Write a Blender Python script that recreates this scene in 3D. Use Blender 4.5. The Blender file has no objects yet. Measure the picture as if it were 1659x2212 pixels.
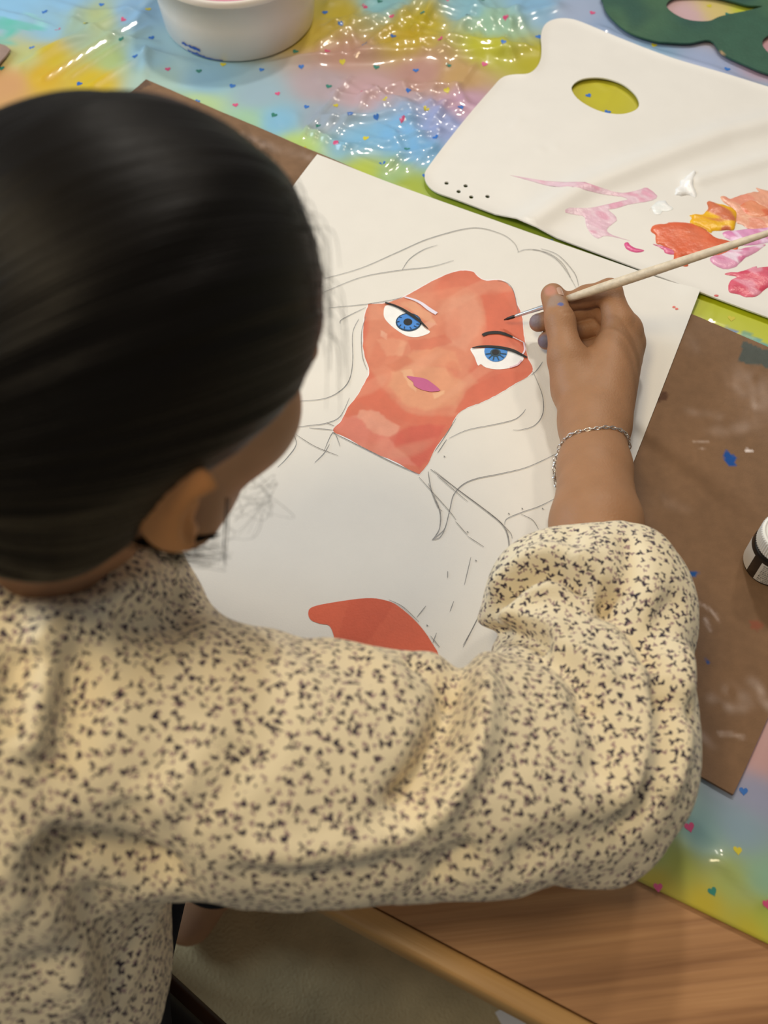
import bpy, bmesh, math, random
import numpy as np
from mathutils import Vector, Matrix
from mathutils.geometry import delaunay_2d_cdt
from math import radians, sin, cos, pi, tan, atan2, sqrt
S = bpy.context.scene
COL = S.collection
rnd = random.Random(5)
# ------------------------------------------------------------------ camera
TZ = 0.74                                   # height of the table top above the floor
FPX, TILT, DIST = 2300.0, radians(58.5), 0.88
CAM = np.array([0.0, -DIST*cos(TILT), TZ + DIST*sin(TILT)])
FW = np.array([0, cos(TILT), -sin(TILT)]); UPV = np.array([0, sin(TILT), cos(TILT)])
cd = bpy.data.cameras.new('camera'); cam = bpy.data.objects.new('camera', cd); COL.objects.link(cam)
cd.sensor_fit = 'VERTICAL'; cd.sensor_height = 36; cd.lens = FPX/2212*36
cam.location = CAM; cam.rotation_euler = (pi/2 - TILT, 0, 0)
cd.clip_start = 0.02; cd.clip_end = 60
cd.dof.use_dof = True; cd.dof.focus_distance = 0.9; cd.dof.aperture_fstop = 5.6
S.camera = cam
# ------------------------------------------------------------------ light
W = bpy.data.worlds.new('room_air'); S.world = W; W.use_nodes = True
bg = W.node_tree.nodes['Background']; bg.inputs[0].default_value = (1.0, 0.99, 0.97, 1); bg.inputs[1].default_value = 0.24
def area(name, loc, target, size, power, col, sy=None):
    d = bpy.data.lights.new(name, 'AREA'); d.energy = power; d.color = col; d.size = size
    if sy: d.shape = 'RECTANGLE'; d.size_y = sy
    else: d.shape = 'DISK'
    o = bpy.data.objects.new(name, d); COL.objects.link(o); o.location = loc
    o.rotation_euler = (Vector(target) - Vector(loc)).to_track_quat('-Z', 'Y').to_euler(); return o
area('ceiling_or_fill_lamp', (0.22, 1.25, TZ+1.60), (0, 0, TZ), 0.14, 12.5, (1.0, 0.94, 0.84))
area('ceiling_or_fill_lamp', (0.80, 1.15, TZ+1.60), (0.1, -0.1, TZ), 0.16, 7, (1.0, 0.88, 0.72))
area('ceiling_or_fill_lamp', (-0.80, 0.05, TZ+1.40), (0, 0, TZ), 0.34, 3.5, (1.0, 0.84, 0.58))
area('ceiling_or_fill_lamp', (-0.38, -0.34, TZ+1.50), (0.1, -0.2, TZ), 0.36, 10, (1.0, 0.80, 0.50))  # added warm fill from overhead to brighten the blouse, no known lamp
area('window_light', (-2.1, 0.7, TZ+1.0), (0, 0.2, TZ), 0.9, 34, (0.66, 0.83, 1.0), 1.2)
S.view_settings.view_transform = 'Standard'; S.view_settings.look = 'None'
S.view_settings.gamma = 1; S.view_settings.use_curve_mapping = False
S.view_settings.exposure = -0.25

# ------------------------------------------------------------------ helpers
def P(x, y, z=0.0):
    """the point at height z above the table seen at photograph pixel (x, y)"""
    r = FW + np.array([1, 0, 0])*(x-829.5)/FPX - UPV*(y-1106)/FPX
    return CAM + r*((TZ+z) - CAM[2])/r[2]
def PX(p):
    d = np.asarray(p) - CAM; z = d @ FW
    return np.stack([829.5 + FPX*d[..., 0]/z, 1106 - FPX*(d @ UPV)/z], -1)
def cm(ox, oy, s, pts): return [(ox+s*a, oy+s*b) for a, b in pts]
def lin(c):
    c = np.asarray(c, float)/255.0
    return np.where(c <= 0.04045, c/12.92, ((c+0.055)/1.055)**2.4)
WHITE = lin((226, 218, 204))
def alb(c, k=0.80): return np.clip(lin(c)/WHITE*k, 0.004, 0.92)
_rs = np.random.RandomState(11)
_K = _rs.normal(size=(12, 3)); _K /= np.linalg.norm(_K, axis=1)[:, None]; _PH = _rs.uniform(0, 6.28, (12, 3))
def nz(p, f=10.0, seed=0):
    """smooth noise in -1..1 of points p (n,2 or 3)"""
    p = np.asarray(p, float)
    if p.shape[-1] == 2: p = np.concatenate([p, np.zeros(p.shape[:-1]+(1,))], -1)
    p = p*f + seed*7.31
    w = np.stack([np.sin(p @ _K[i] + _PH[i, 0]) for i in range(3)], -1)
    q = p + 0.9*w
    s = 0
    for i in range(3, 9): s = s + np.sin((q @ _K[i])*(1+0.23*(i-3)) + _PH[i, 1])
    return s/3.2
def sst(a, b, x):
    t = np.clip((x-a)/(b-a), 0, 1); return t*t*(3-2*t)

def attr_color(me, cols, name='tint'):
    a = me.color_attributes.new(name, 'FLOAT_COLOR', 'POINT')
    c = np.ones((len(me.vertices), 4), np.float32); c[:, :3] = cols
    a.data.foreach_set('color', c.ravel())
def obj(name, me, mat=None, parent=None, **kw):
    o = bpy.data.objects.new(name, me); COL.objects.link(o)
    if mat is not None and me is not None and not me.materials: me.materials.append(mat)
    if parent is not None: o.parent = parent
    for k, v in kw.items():
        if v is not None: o[k] = v
    return o
def mesh(name, V, Fs, smooth=True):
    me = bpy.data.meshes.new(name)
    V = np.asarray(V, np.float32)
    if isinstance(Fs, np.ndarray):
        n, k = Fs.shape
        me.vertices.add(len(V)); me.vertices.foreach_set('co', V.ravel())
        me.loops.add(n*k); me.loops.foreach_set('vertex_index', Fs.astype(np.int32).ravel())
        me.polygons.add(n); me.polygons.foreach_set('loop_start', np.arange(0, n*k, k, dtype=np.int32))
        me.update(calc_edges=True); me.validate()
    else:
        me.from_pydata(V.tolist(), [], Fs); me.update()
    if smooth: me.polygons.foreach_set('use_smooth', [True]*len(me.polygons))
    return me
def joinm(name, parts, smooth=True):
    V = []; F = []; n = 0
    for v, f in parts:
        V.extend([tuple(a) for a in v]); F.extend([tuple(i+n for i in q) for q in f]); n += len(v)
    return mesh(name, np.array(V), F, smooth)

# ---- materials
def mat(name, col=(0.5, 0.5, 0.5), rough=0.5, var=0.0, vscale=30, bump=0.0, bscale=200, metal=0, attr=None, coat=0, spec=0.5, sss=0, stretch=None, detail=4):
    m = bpy.data.materials.new(name); m.use_nodes = True; nt = m.node_tree; N = nt.nodes; L = nt.links
    b = N['Principled BSDF']; b.inputs['Roughness'].default_value = rough; b.inputs['Metallic'].default_value = metal
    b.inputs['Coat Weight'].default_value = coat; b.inputs['Coat Roughness'].default_value = 0.08
    b.inputs['Specular IOR Level'].default_value = spec
    tc = N.new('ShaderNodeTexCoord'); src = tc.outputs['Object']
    if stretch:
        mp = N.new('ShaderNodeMapping'); mp.inputs['Scale'].default_value = stretch[:3]
        if len(stretch) > 3: mp.inputs['Rotation'].default_value = (0, 0, stretch[3])
        mp.vector_type = 'POINT'; L.new(src, mp.inputs[0]); src = mp.outputs[0]
    if attr:
        a = N.new('ShaderNodeVertexColor'); a.layer_name = attr; base = a.outputs[0]
    else:
        r = N.new('ShaderNodeRGB'); r.outputs[0].default_value = (*col, 1); base = r.outputs[0]
    no = N.new('ShaderNodeTexNoise'); no.inputs['Scale'].default_value = vscale; no.inputs['Detail'].default_value = detail
    L.new(src, no.inputs['Vector'])
    mr = N.new('ShaderNodeMapRange'); mr.inputs[1].default_value = 0.3; mr.inputs[2].default_value = 0.7
    mr.inputs[3].default_value = 1-var; mr.inputs[4].default_value = 1+var
    L.new(no.outputs[0], mr.inputs[0])
    hs = N.new('ShaderNodeHueSaturation'); L.new(mr.outputs[0], hs.inputs['Value']); L.new(base, hs.inputs['Color'])
    L.new(hs.outputs[0], b.inputs['Base Color'])
    if bump:
        n2 = N.new('ShaderNodeTexNoise'); n2.inputs['Scale'].default_value = bscale; n2.inputs['Detail'].default_value = 3
        L.new(src, n2.inputs['Vector'])
        bp = N.new('ShaderNodeBump'); bp.inputs['Distance'].default_value = bump; bp.inputs['Strength'].default_value = 1
        L.new(n2.outputs[0], bp.inputs['Height']); L.new(bp.outputs[0], b.inputs['Normal'])
    if sss:
        b.inputs['Subsurface Weight'].default_value = sss; b.inputs['Subsurface Scale'].default_value = 0.004
        b.inputs['Subsurface Radius'].default_value = (1.0, 0.35, 0.15)
    return m

# ---- 2D tools
def poly_sd(p, poly):
    """signed distance (inside negative) of points (n,2) to a closed polygon"""
    poly = np.asarray(poly); d = np.full(len(p), 1e9); ins = np.zeros(len(p), bool)
    n = len(poly)
    for i in range(n):
        a = poly[i]; b = poly[(i+1) % n]; e = b-a; w = p-a
        t = np.clip((w @ e)/max(e @ e, 1e-12), 0, 1)
        d = np.minimum(d, np.linalg.norm(w - t[:, None]*e, axis=1))
        c = ((a[1] > p[:, 1]) != (b[1] > p[:, 1]))
        with np.errstate(divide='ignore', invalid='ignore'):
            xs = a[0] + (p[:, 1]-a[1])/(b[1]-a[1]+1e-15)*e[0]
        ins ^= c & (p[:, 0] < xs)
    return np.where(ins, -d, d)
def line_d(p, pts):
    pts = np.asarray(pts); d = np.full(len(p), 1e9)
    for a, b in zip(pts[:-1], pts[1:]):
        e = b-a; w = p-a; t = np.clip((w @ e)/max(e @ e, 1e-12), 0, 1)
        d = np.minimum(d, np.linalg.norm(w - t[:, None]*e, axis=1))
    return d
def catmull(pts, n=8, closed=False):
    pts = [np.asarray(q, float) for q in pts]; out = []
    m = len(pts); rng = range(m) if closed else range(m-1)
    for i in rng:
        if closed: a, b, c, d = pts[(i-1) % m], pts[i], pts[(i+1) % m], pts[(i+2) % m]
        else: a, b, c, d = pts[max(i-1, 0)], pts[i], pts[i+1], pts[min(i+2, m-1)]
        for k in range(n):
            t = k/n
            out.append(0.5*((2*b) + (-a+c)*t + (2*a-5*b+4*c-d)*t*t + (-a+3*b-3*c+d)*t**3))
    if not closed: out.append(pts[-1])
    return np.array(out)
def T2(pts, z=0.0): return np.array([P(a, b, z)[:2] for a, b in pts])
def tri_region(outline, holes=(), step=0.004):
    """triangulate a 2D region (metres) with interior points"""
    outline = np.asarray(outline); pts = [Vector(q) for q in outline]; edges = []
    n = len(outline); edges += [(i, (i+1) % n) for i in range(n)]
    k = n
    for h in holes:
        pts += [Vector(q) for q in h]; edges += [(k+i, k+(i+1) % len(h)) for i in range(len(h))]; k += len(h)
    lo = outline.min(0); hi = outline.max(0)
    gx, gy = np.meshgrid(np.arange(lo[0], hi[0], step), np.arange(lo[1], hi[1], step))
    gx = gx + (np.arange(gx.shape[0]) % 2)[:, None]*step/2
    g = np.stack([gx.ravel(), gy.ravel()], 1)
    d = poly_sd(g, outline); keep = d < -step*0.45
    for h in holes: keep &= poly_sd(g, h) > step*0.45
    pts += [Vector(q) for q in g[keep]]
    v, e, f, _, _, _ = delaunay_2d_cdt(pts, edges, [], 0, 1e-7)
    v = np.array([tuple(q) for q in v]); f = np.array(f)
    c = v[f].mean(1); ok = poly_sd(c, outline) < 0
    for h in holes: ok &= poly_sd(c, h) > 0
    f = f[ok]
    a = v[f[:, 1]]-v[f[:, 0]]; b = v[f[:, 2]]-v[f[:, 0]]
    fl = (a[:, 0]*b[:, 1]-a[:, 1]*b[:, 0]) < 0; f[fl] = f[fl][:, ::-1]
    return v, f
def sheet(name, outline, m, parent=None, holes=(), step=0.004, ztop=lambda p: 0*p[:, 0], thick=0.001, colf=None, smooth=True, **kw):
    """a solid sheet on the table: outline in metres, top height by ztop, bottom thick below"""
    v, f = tri_region(outline, holes, step); zt = TZ + ztop(v)
    n = len(v)
    V = np.concatenate([np.c_[v, zt], np.c_[v, zt-thick]])
    # boundary edges
    e = np.concatenate([f[:, [0, 1]], f[:, [1, 2]], f[:, [2, 0]]]); key = {(a, b) for a, b in e.tolist()}
    bd = [(a, b) for a, b in key if (b, a) not in key]
    F = f.tolist() + (f[:, ::-1]+n).tolist() + [(b, a, a+n, b+n) for a, b in bd]
    me = mesh(name, V, F, smooth)
    if colf is not None: attr_color(me, np.concatenate([colf(v)]*2))
    else: pass
    if smooth:
        me.set_sharp_from_angle(angle=radians(50))
    return obj(name, me, m, parent, **kw)
def ribbon_part(pts, w, zf, h=0.0002):
    """flat ribbon along world xy points; w scalar or list"""
    pts = np.asarray(pts); n = len(pts); w = np.interp(np.linspace(0, 1, n), np.linspace(0, 1, len(w)), w) if hasattr(w, '__len__') else np.full(n, w)
    t = np.gradient(pts, axis=0); t /= np.linalg.norm(t, axis=1)[:, None]+1e-12; nn = np.stack([-t[:, 1], t[:, 0]], 1)
    L = pts + nn*w[:, None]/2; R = pts - nn*w[:, None]/2
    V = []
    for q in (L, R): V += [(a, b, TZ+c+h) for (a, b), c in zip(q, zf(q))]
    F = [(i, i+n, i+n+1, i+1) for i in range(n-1)]
    return V, F

# ---- solid tools
def lathe(prof, seg=48, center=(0, 0, 0)):
    V = []; F = []; n = len(prof)
    for i in range(seg):
        a = 2*pi*i/seg
        for r, z in prof: V.append((center[0]+r*cos(a), center[1]+r*sin(a), center[2]+z))
    for i in range(seg):
        j = (i+1) % seg
        for k in range(n-1): F.append((i*n+k, j*n+k, j*n+k+1, i*n+k+1))
    return V, F
def tube(pts, rad, seg=10, cap=True):
    pts = np.asarray(pts, float); n = len(pts)
    rad = np.interp(np.linspace(0, 1, n), np.linspace(0, 1, len(rad)), rad) if hasattr(rad, '__len__') else np.full(n, rad)
    t = np.gradient(pts, axis=0); t /= np.linalg.norm(t, axis=1)[:, None]+1e-12
    a = np.array([0, 0, 1.0]) if abs(t[0, 2]) < 0.9 else np.array([1.0, 0, 0])
    u = np.cross(t[0], a); u /= np.linalg.norm(u); V = []
    for i in range(n):
        u = u - t[i]*(u @ t[i]); u /= np.linalg.norm(u); v = np.cross(t[i], u)
        for k in range(seg):
            an = 2*pi*k/seg; V.append(tuple(pts[i] + rad[i]*(cos(an)*u + sin(an)*v)))
    F = [(i*seg+k, i*seg+(k+1) % seg, (i+1)*seg+(k+1) % seg, (i+1)*seg+k) for i in range(n-1) for k in range(seg)]
    if cap: F += [tuple(range(seg))[::-1], tuple((n-1)*seg+k for k in range(seg))]
    return V, F
def boxp(M, sx, sy, sz, bev=0.0):
    bm = bmesh.new(); bmesh.ops.create_cube(bm, size=1); bmesh.ops.scale(bm, vec=(sx, sy, sz), verts=bm.verts)
    if bev: bmesh.ops.bevel(bm, geom=bm.edges[:], offset=bev, segments=2, affect='EDGES', profile=0.5)
    bmesh.ops.transform(bm, matrix=M, verts=bm.verts); bm.verts.index_update()
    r = ([tuple(v.co) for v in bm.verts], [tuple(v.index for v in f.verts) for f in bm.faces]); bm.free(); return r

# ---- signed distance modelling
def smin(a, b, k):
    if k <= 0: return np.minimum(a, b)
    h = np.clip(k-np.abs(a-b), 0, None)/k; return np.minimum(a, b) - h*h*k*0.25
def smax(a, b, k): return -smin(-a, -b, k)
def cone(a, b, ra, rb):
    a = np.asarray(a, float); b = np.asarray(b, float); e = b-a; ee = e @ e
    def f(p):
        w = p-a; t = np.clip((w @ e)/ee, 0, 1); return np.sqrt(((w - t[:, None]*e)**2).sum(1)) - (ra+(rb-ra)*t)
    return f
def ell(c, r, M=None):
    c = np.asarray(c, float); r = np.asarray(r, float)
    def f(p):
        q = p-c
        if M is not None: q = q @ M           # columns of M are the axes
        k0 = np.sqrt(((q/r)**2).sum(1)); k1 = np.sqrt(((q/(r*r))**2).sum(1))+1e-9
        return k0*(k0-1)/k1
    return f
def chain(pts, k=0.01):
    fs = [cone(p[0], q[0], p[1], q[1]) for p, q in zip(pts[:-1], pts[1:])]
    def f(p):
        d = fs[0](p)
        for g in fs[1:]: d = smin(d, g(p), k)
        return d
    return f
def union(fs, k):
    def f(p):
        d = fs[0](p)
        for g in fs[1:]: d = smin(d, g(p), k)
        return d
    return f
def nets(sdf, lo, hi, h, B=16, proj=2):
    """sparse surface nets -> vertices, quads, normals"""
    lo = np.array(lo, float); hi = np.array(hi, float)
    nb = np.ceil((hi-lo)/(h*B)).astype(int)
    bi = np.stack(np.meshgrid(*[np.arange(n) for n in nb], indexing='ij'), -1).reshape(-1, 3)
    cen = lo + (bi+0.5)*B*h
    d = np.abs(sdf(cen)); bi = bi[d < B*h*0.87*1.35 + 2*h]
    g = np.stack(np.meshgrid(*[np.arange(B+1)]*3, indexing='ij'), -1).reshape(-1, 3)
    big = (nb.max()+2)*B+2
    def gid(ijk): return (ijk[..., 0]*big + ijk[..., 1])*big + ijk[..., 2]
    vid = []; vpos = []; quads = []
    corners = np.array([(a, b, c) for a in (0, 1) for b in (0, 1) for c in (0, 1)])
    eds = [(0, 1), (0, 2), (0, 4), (1, 3), (1, 5), (2, 3), (2, 6), (3, 7), (4, 5), (4, 6), (5, 7), (6, 7)]
    for s in range(0, len(bi), 24):
        bb = bi[s:s+24]
        pts = lo + (bb[:, None, :]*B + g[None])*h
        D = sdf(pts.reshape(-1, 3)).reshape(len(bb), B+1, B+1, B+1)
        C = [D[:, a:B+a, b:B+b, c:B+c] for a, b, c in corners]
        sg = np.stack([c < 0 for c in C]); act = sg.any(0) & ~sg.all(0)
        n, i, j, k = np.nonzero(act)
        if len(n):
            cv = np.stack([c[n, i, j, k] for c in C], 1)
            acc = np.zeros((len(n), 3)); cnt = np.zeros(len(n))
            for a, b in eds:
                m = (cv[:, a] < 0) != (cv[:, b] < 0)
                t = cv[:, a]/(cv[:, a]-cv[:, b]+1e-20)
                pp = corners[a] + t[:, None]*(corners[b]-corners[a])
                acc[m] += pp[m]; cnt[m] += 1
            ijk = bb[n]*B + np.stack([i, j, k], 1)
            vid.append(gid(ijk)); vpos.append(lo + (ijk + acc/cnt[:, None])*h)
        neg = D < 0
        for ax in range(3):
            sl = [slice(0, B)]*3; s2 = list(sl); s2[ax] = slice(1, B+1)
            A = neg[(slice(None), *sl)]; Bn = neg[(slice(None), *s2)]
            n, i, j, k = np.nonzero(A != Bn)
            if not len(n): continue
            ijk = bb[n]*B + np.stack([i, j, k], 1)
            u = np.zeros(3, int); v = np.zeros(3, int); u[(ax+1) % 3] = 1; v[(ax+2) % 3] = 1
            q = np.stack([gid(ijk-u-v), gid(ijk-v), gid(ijk), gid(ijk-u)], 1)
            fl = ~A[n, i, j, k]; q[fl] = q[fl][:, ::-1]
            quads.append(q)
    vid = np.concatenate(vid); vpos = np.concatenate(vpos); quads = np.concatenate(quads)
    o = np.argsort(vid); vs = vid[o]; V = vpos[o]
    idx = np.clip(np.searchsorted(vs, quads), 0, len(vs)-1); ok = (vs[idx] == quads).all(1); F = idx[ok]
    for _ in range(proj):
        d, G = grad(sdf, V, h*0.5); V = V - np.clip(d, -h, h)[:, None]*G
    return V, F
def grad(sdf, V, e):
    d = sdf(V); G = np.stack([sdf(V+np.eye(3)[a]*e)-sdf(V-np.eye(3)[a]*e) for a in range(3)], 1)
    G /= np.linalg.norm(G, axis=1)[:, None]+1e-12
    return d, G
def vnormals(V, F):
    n = np.cross(V[F[:, 2]]-V[F[:, 0]], V[F[:, 3]]-V[F[:, 1]]); N = np.zeros_like(V)
    for k in range(4): np.add.at(N, F[:, k], n)
    return N/(np.linalg.norm(N, axis=1)[:, None]+1e-12)

# ================================================================== SETTING
floor_m = mat('carpet', (0.54, 0.42, 0.22), 0.95, 0.16, 14, 0.003, 260)
v, f = boxp(Matrix.Translation((0, 0.8, -0.02)), 6, 6, 0.04)
obj('floor', joinm('floor', [(v, f)], False), floor_m, kind='structure')

# ================================================================== TABLE
EA = radians(-26.7); eu = np.array([cos(EA), sin(EA)]); en = np.array([-sin(EA), cos(EA)])   # along the near edge, into the table
EDGE_V = -0.2970                                                     # near edge of the table on the en axis
wood = bpy.data.materials.new('dark_wood'); wood.use_nodes = True
def wood_nodes(m, c1, c2, c3, ang, rough):
    nt = m.node_tree; N = nt.nodes; L = nt.links; b = N['Principled BSDF']; b.inputs['Roughness'].default_value = rough
    tc = N.new('ShaderNodeTexCoord'); r = N.new('ShaderNodeVectorRotate'); r.rotation_type = 'Z_AXIS'; r.inputs['Angle'].default_value = ang
    L.new(tc.outputs['Object'], r.inputs[0])
    mp = N.new('ShaderNodeMapping'); mp.inputs['Scale'].default_value = (2.2, 34, 20); L.new(r.outputs[0], mp.inputs[0])
    n1 = N.new('ShaderNodeTexNoise'); n1.inputs['Scale'].default_value = 1.0; n1.inputs['Detail'].default_value = 6; n1.inputs['Distortion'].default_value = 0.6
    L.new(mp.outputs[0], n1.inputs['Vector'])
    mp2 = N.new('ShaderNodeMapping'); mp2.inputs['Scale'].default_value = (6, 260, 60); L.new(r.outputs[0], mp2.inputs[0])
    n2 = N.new('ShaderNodeTexNoise'); n2.inputs['Scale'].default_value = 1.0; n2.inputs['Detail'].default_value = 3; L.new(mp2.outputs[0], n2.inputs['Vector'])
    mx = N.new('ShaderNodeMath'); mx.operation = 'MULTIPLY_ADD'; mx.inputs[1].default_value = 0.35; L.new(n2.outputs[0], mx.inputs[0]); 
    m2 = N.new('ShaderNodeMath'); m2.operation = 'MULTIPLY'; m2.inputs[1].default_value = 0.65; L.new(n1.outputs[0], m2.inputs[0]); L.new(m2.outputs[0], mx.inputs[2])
    cr = N.new('ShaderNodeValToRGB'); L.new(mx.outputs[0], cr.inputs[0])
    cr.color_ramp.elements[0].position = 0.34; cr.color_ramp.elements[0].color = (*c1, 1)
    cr.color_ramp.elements[1].position = 0.66; cr.color_ramp.elements[1].color = (*c3, 1)
    e = cr.color_ramp.elements.new(0.5); e.color = (*c2, 1)
    L.new(cr.outputs[0], b.inputs['Base Color'])
    bp = N.new('ShaderNodeBump'); bp.inputs['Distance'].default_value = 0.0004; L.new(n2.outputs[0], bp.inputs['Height']); L.new(bp.outputs[0], b.inputs['Normal'])
wood_nodes(wood, (0.27, 0.125, 0.050), (0.43, 0.22, 0.095), (0.56, 0.31, 0.14), radians(-6), 0.42)
wood_l = bpy.data.materials.new('pale_edge_wood'); wood_l.use_nodes = True
wood_nodes(wood_l, (0.40, 0.21, 0.07), (0.50, 0.28, 0.10), (0.58, 0.34, 0.13), -EA, 0.38)
wood_d = mat('dark_lacquered_wood', (0.05, 0.02, 0.008), 0.4, 0.2, 40)
U0, U1, V1 = -0.75, 1.05, 1.15
def uv2w(u, v, z=0.0): q = eu*u + en*v; return (q[0], q[1], TZ+z)
Mt = Matrix(((eu[0], en[0], 0, 0), (eu[1], en[1], 0, 0), (0, 0, 1, 0), (0, 0, 0, 1)))
def tbox(u0, u1, v0, v1, z0, z1, bev=0.0):
    return boxp(Mt @ Matrix.Translation(((u0+u1)/2, (v0+v1)/2, TZ+(z0+z1)/2)), u1-u0, v1-v0, z1-z0, bev)
table = obj('table', None, label='wooden table with pale edge strip under the rainbow plastic cloth', category='table')
BW = 0.016
tp = obj('table_top', joinm('table_top', [tbox(U0+BW, U1-BW, EDGE_V+BW, V1-BW, -0.030, -0.0006, 0.0)], False), wood, table, label='dark brown grained table top')
eb = [tbox(U0, U1, EDGE_V, EDGE_V+BW-0.0006, -0.034, 0.0004, 0.003), tbox(U0, U1, V1-BW+0.0006, V1, -0.034, 0.0004, 0.003),
      tbox(U0, U0+BW-0.0006, EDGE_V+BW, V1-BW, -0.034, 0.0004, 0.003), tbox(U1-BW+0.0006, U1, EDGE_V+BW, V1-BW, -0.034, 0.0004, 0.003)]
for q in eb: obj('edge_strip', joinm('edge_strip', [q]), wood_l, table, label='pale honey-coloured wooden edge strip')
for u in (U0+0.08, U1-0.08):
    for vv in (EDGE_V+0.22, V1-0.08):
        obj('leg', joinm('leg', [tbox(u-0.03, u+0.03, vv-0.03, vv+0.03, -TZ, -0.031, 0.004)]), wood, table)

# ---- sheet outlines in metres
def dirv(a): return np.array([cos(a), sin(a)])
bTL = P(318, 178)[:2]; bBR = P(1580, 1720)[:2]; bdir = dirv(radians(-32.0)); bper = dirv(radians(-122.0))
# board rectangle: top edge through bTL, right edge through bBR
bu = (bBR-bTL) @ bdir; bv = (bBR-bTL) @ bper
board_poly = np.array([bTL, bTL+bdir*bu, bTL+bdir*bu+bper*bv, bTL+bper*bv])
pTL = P(686, 348)[:2]; pTR = P(1508, 640)[:2]; pd = (pTR-pTL); PWID = np.linalg.norm(pd); pd /= PWID
prd = P(1365, 1005)[:2]-pTR; prd /= np.linalg.norm(prd)
pld = np.array([pd[1], -pd[0]])
paper_poly = np.array([pTL, pTR, pTR+prd*0.50, pTL+pld*0.50])
pal_px = [(928, 368), (1000, 275), (1060, 205), (1083, 181), (1108, 174), (1138, 172), (1156, 160), (1166, 140), (1168, 115), (1167, 88), (1175, 66), (1195, 54), (1225, 52), (1260, 62), (1350, 100), (1450, 138), (1560, 170), (1659, 200), (1850, 258), (1930, 290), (1990, 360), (2040, 640), (2010, 760), (1930, 790), (1659, 697), (1400, 600), (1200, 525), (1000, 448), (945, 428), (924, 412), (917, 392)]
pal_poly = catmull(T2(pal_px), 5, True)
green_px = [(1297, 0), (1300, 14), (1307, 34), (1326, 57), (1360, 82), (1412, 99), (1440, 102), (1486, 104), (1531, 98), (1556, 126), (1600, 148), (1659, 171), (1740, 185), (1850, 160), (1890, 80), (1850, -40), (1720, -70), (1620, -50), (1540, -90), (1400, -95), (1320, -50)]
green_poly = catmull(T2(green_px), 4, True)
TUB_RB, TUB_RT, TUB_H = 0.086, 0.0935, 0.078; TUBC = P(506, 137)[:2] + np.array([0.0, 0.085])

# ================================================================== TABLECLOTH
cc = [((20, 20), (168, 200, 214)), ((110, 70), (165, 195, 205)), ((150, 5), (165, 195, 210)), ((235, 45), (185, 190, 140)), ((60, 130), (200, 200, 140)), ((15, 175), (214, 165, 120)), ((110, 120), (208, 180, 70)), ((230, 165), (215, 182, 45)), ((90, 155), (214, 172, 70)), ((170, 70), (170, 185, 160)), ((300, 30), (160, 185, 200)), ((330, 110), (165, 190, 195)), ((350, 165), (185, 200, 180)), ((270, 120), (180, 190, 130)), ((450, 165), (155, 182, 190)), ((600, 250), (152, 188, 202)), ((560, 190), (165, 180, 180)), ((430, 210), (190, 205, 150)), ((540, 255), (175, 200, 160)), ((640, 305), (190, 205, 125)), ((780, 375), (190, 195, 95)), ((700, 250), (165, 170, 172)), ((700, 165), (185, 165, 160)), ((780, 185), (200, 165, 158)), ((900, 160), (190, 148, 132)), ((690, 60), (190, 165, 90)), ((740, 110), (190, 150, 130)), ((900, 60), (190, 168, 60)), ((750, 20), (188, 165, 55)), ((820, 10), (155, 192, 190)), ((870, 90), (192, 162, 45)), ((1000, 35), (155, 185, 185)), ((1050, 70), (165, 190, 160)), ((1040, 110), (188, 180, 60)), ((1150, 135), (182, 168, 40)), ((980, 170), (195, 158, 110)), ((1000, 230), (195, 158, 165)), ((950, 280), (165, 170, 195)), ((850, 300), (145, 182, 205)), ((900, 335), (142, 178, 202)), ((770, 300), (150, 185, 200)), ((850, 385), (165, 185, 130)), ((880, 410), (165, 172, 70)), ((1000, 460), (150, 160, 75)), ((1100, 500), (145, 155, 70)), ((1300, 580), (135, 142, 62)), ((1150, 20), (155, 185, 200)), ((1230, 30), (175, 180, 190)), ((1300, 70), (160, 170, 185)), ((1400, 125), (150, 170, 182)), ((1640, 230), (152, 176, 186)), ((1500, 140), (170, 175, 190)), ((1300, 215), (192, 178, 42)), ((1470, 30), (212, 178, 172)), ((1540, 20), (215, 190, 130)), ((1600, 22), (195, 195, 90)), ((1650, 110), (205, 160, 160)), ((1560, 660), (182, 182, 62)), ((1640, 720), (188, 186, 55)), ((1659, 1600), (200, 160, 150)), ((1640, 1680), (160, 158, 172)), ((1500, 1780), (142, 168, 160)), ((1600, 1760), (150, 165, 170)), ((1450, 1840), (175, 175, 90)), ((1650, 1880), (150, 178, 150)), ((1400, 1875), (195, 168, 45)), ((1650, 1960), (170, 178, 90)), ((1620, 1990), (192, 170, 40)), ((1510, 1925), (192, 168, 40)), ((1560, 1880), (170, 178, 110)), ((1390, 1820), (160, 175, 120))]
ccp = T2([c[0] for c in cc]); ccc = np.array([lin(c[1]) for c in cc])/WHITE*0.68; _g = ccc.mean(1, keepdims=True); ccc = np.clip(_g+(ccc-_g)*1.3, .01, .9)
_wl = lin((226, 205, 170))/WHITE                     # lower right lies under warmer lamp light
def cloth_col(p):
    q = p + 0.012*np.stack([nz(p, 9, 1), nz(p, 9, 2)], 1)
    out = np.zeros((len(p), 3)); ws = np.zeros(len(p))
    for c, k in zip(ccp, ccc):
        w = 1/(((q-c)**2).sum(1)+2.2e-4)**2.2; out += w[:, None]*k; ws += w
    out /= ws[:, None]
    # painted accidents on the plastic
    for pts, colr in stains:
        d = poly_sd(p + 0.0012*np.stack([nz(p, 500, 3), nz(p, 500, 4)], 1), pts)
        a = sst(0.0006, -0.0006, d)*(0.8+0.2*nz(p, 300, 5)); out = out*(1-a[:, None]) + a[:, None]*alb(colr)
    return np.clip(out, 0, 0.9)
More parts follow.
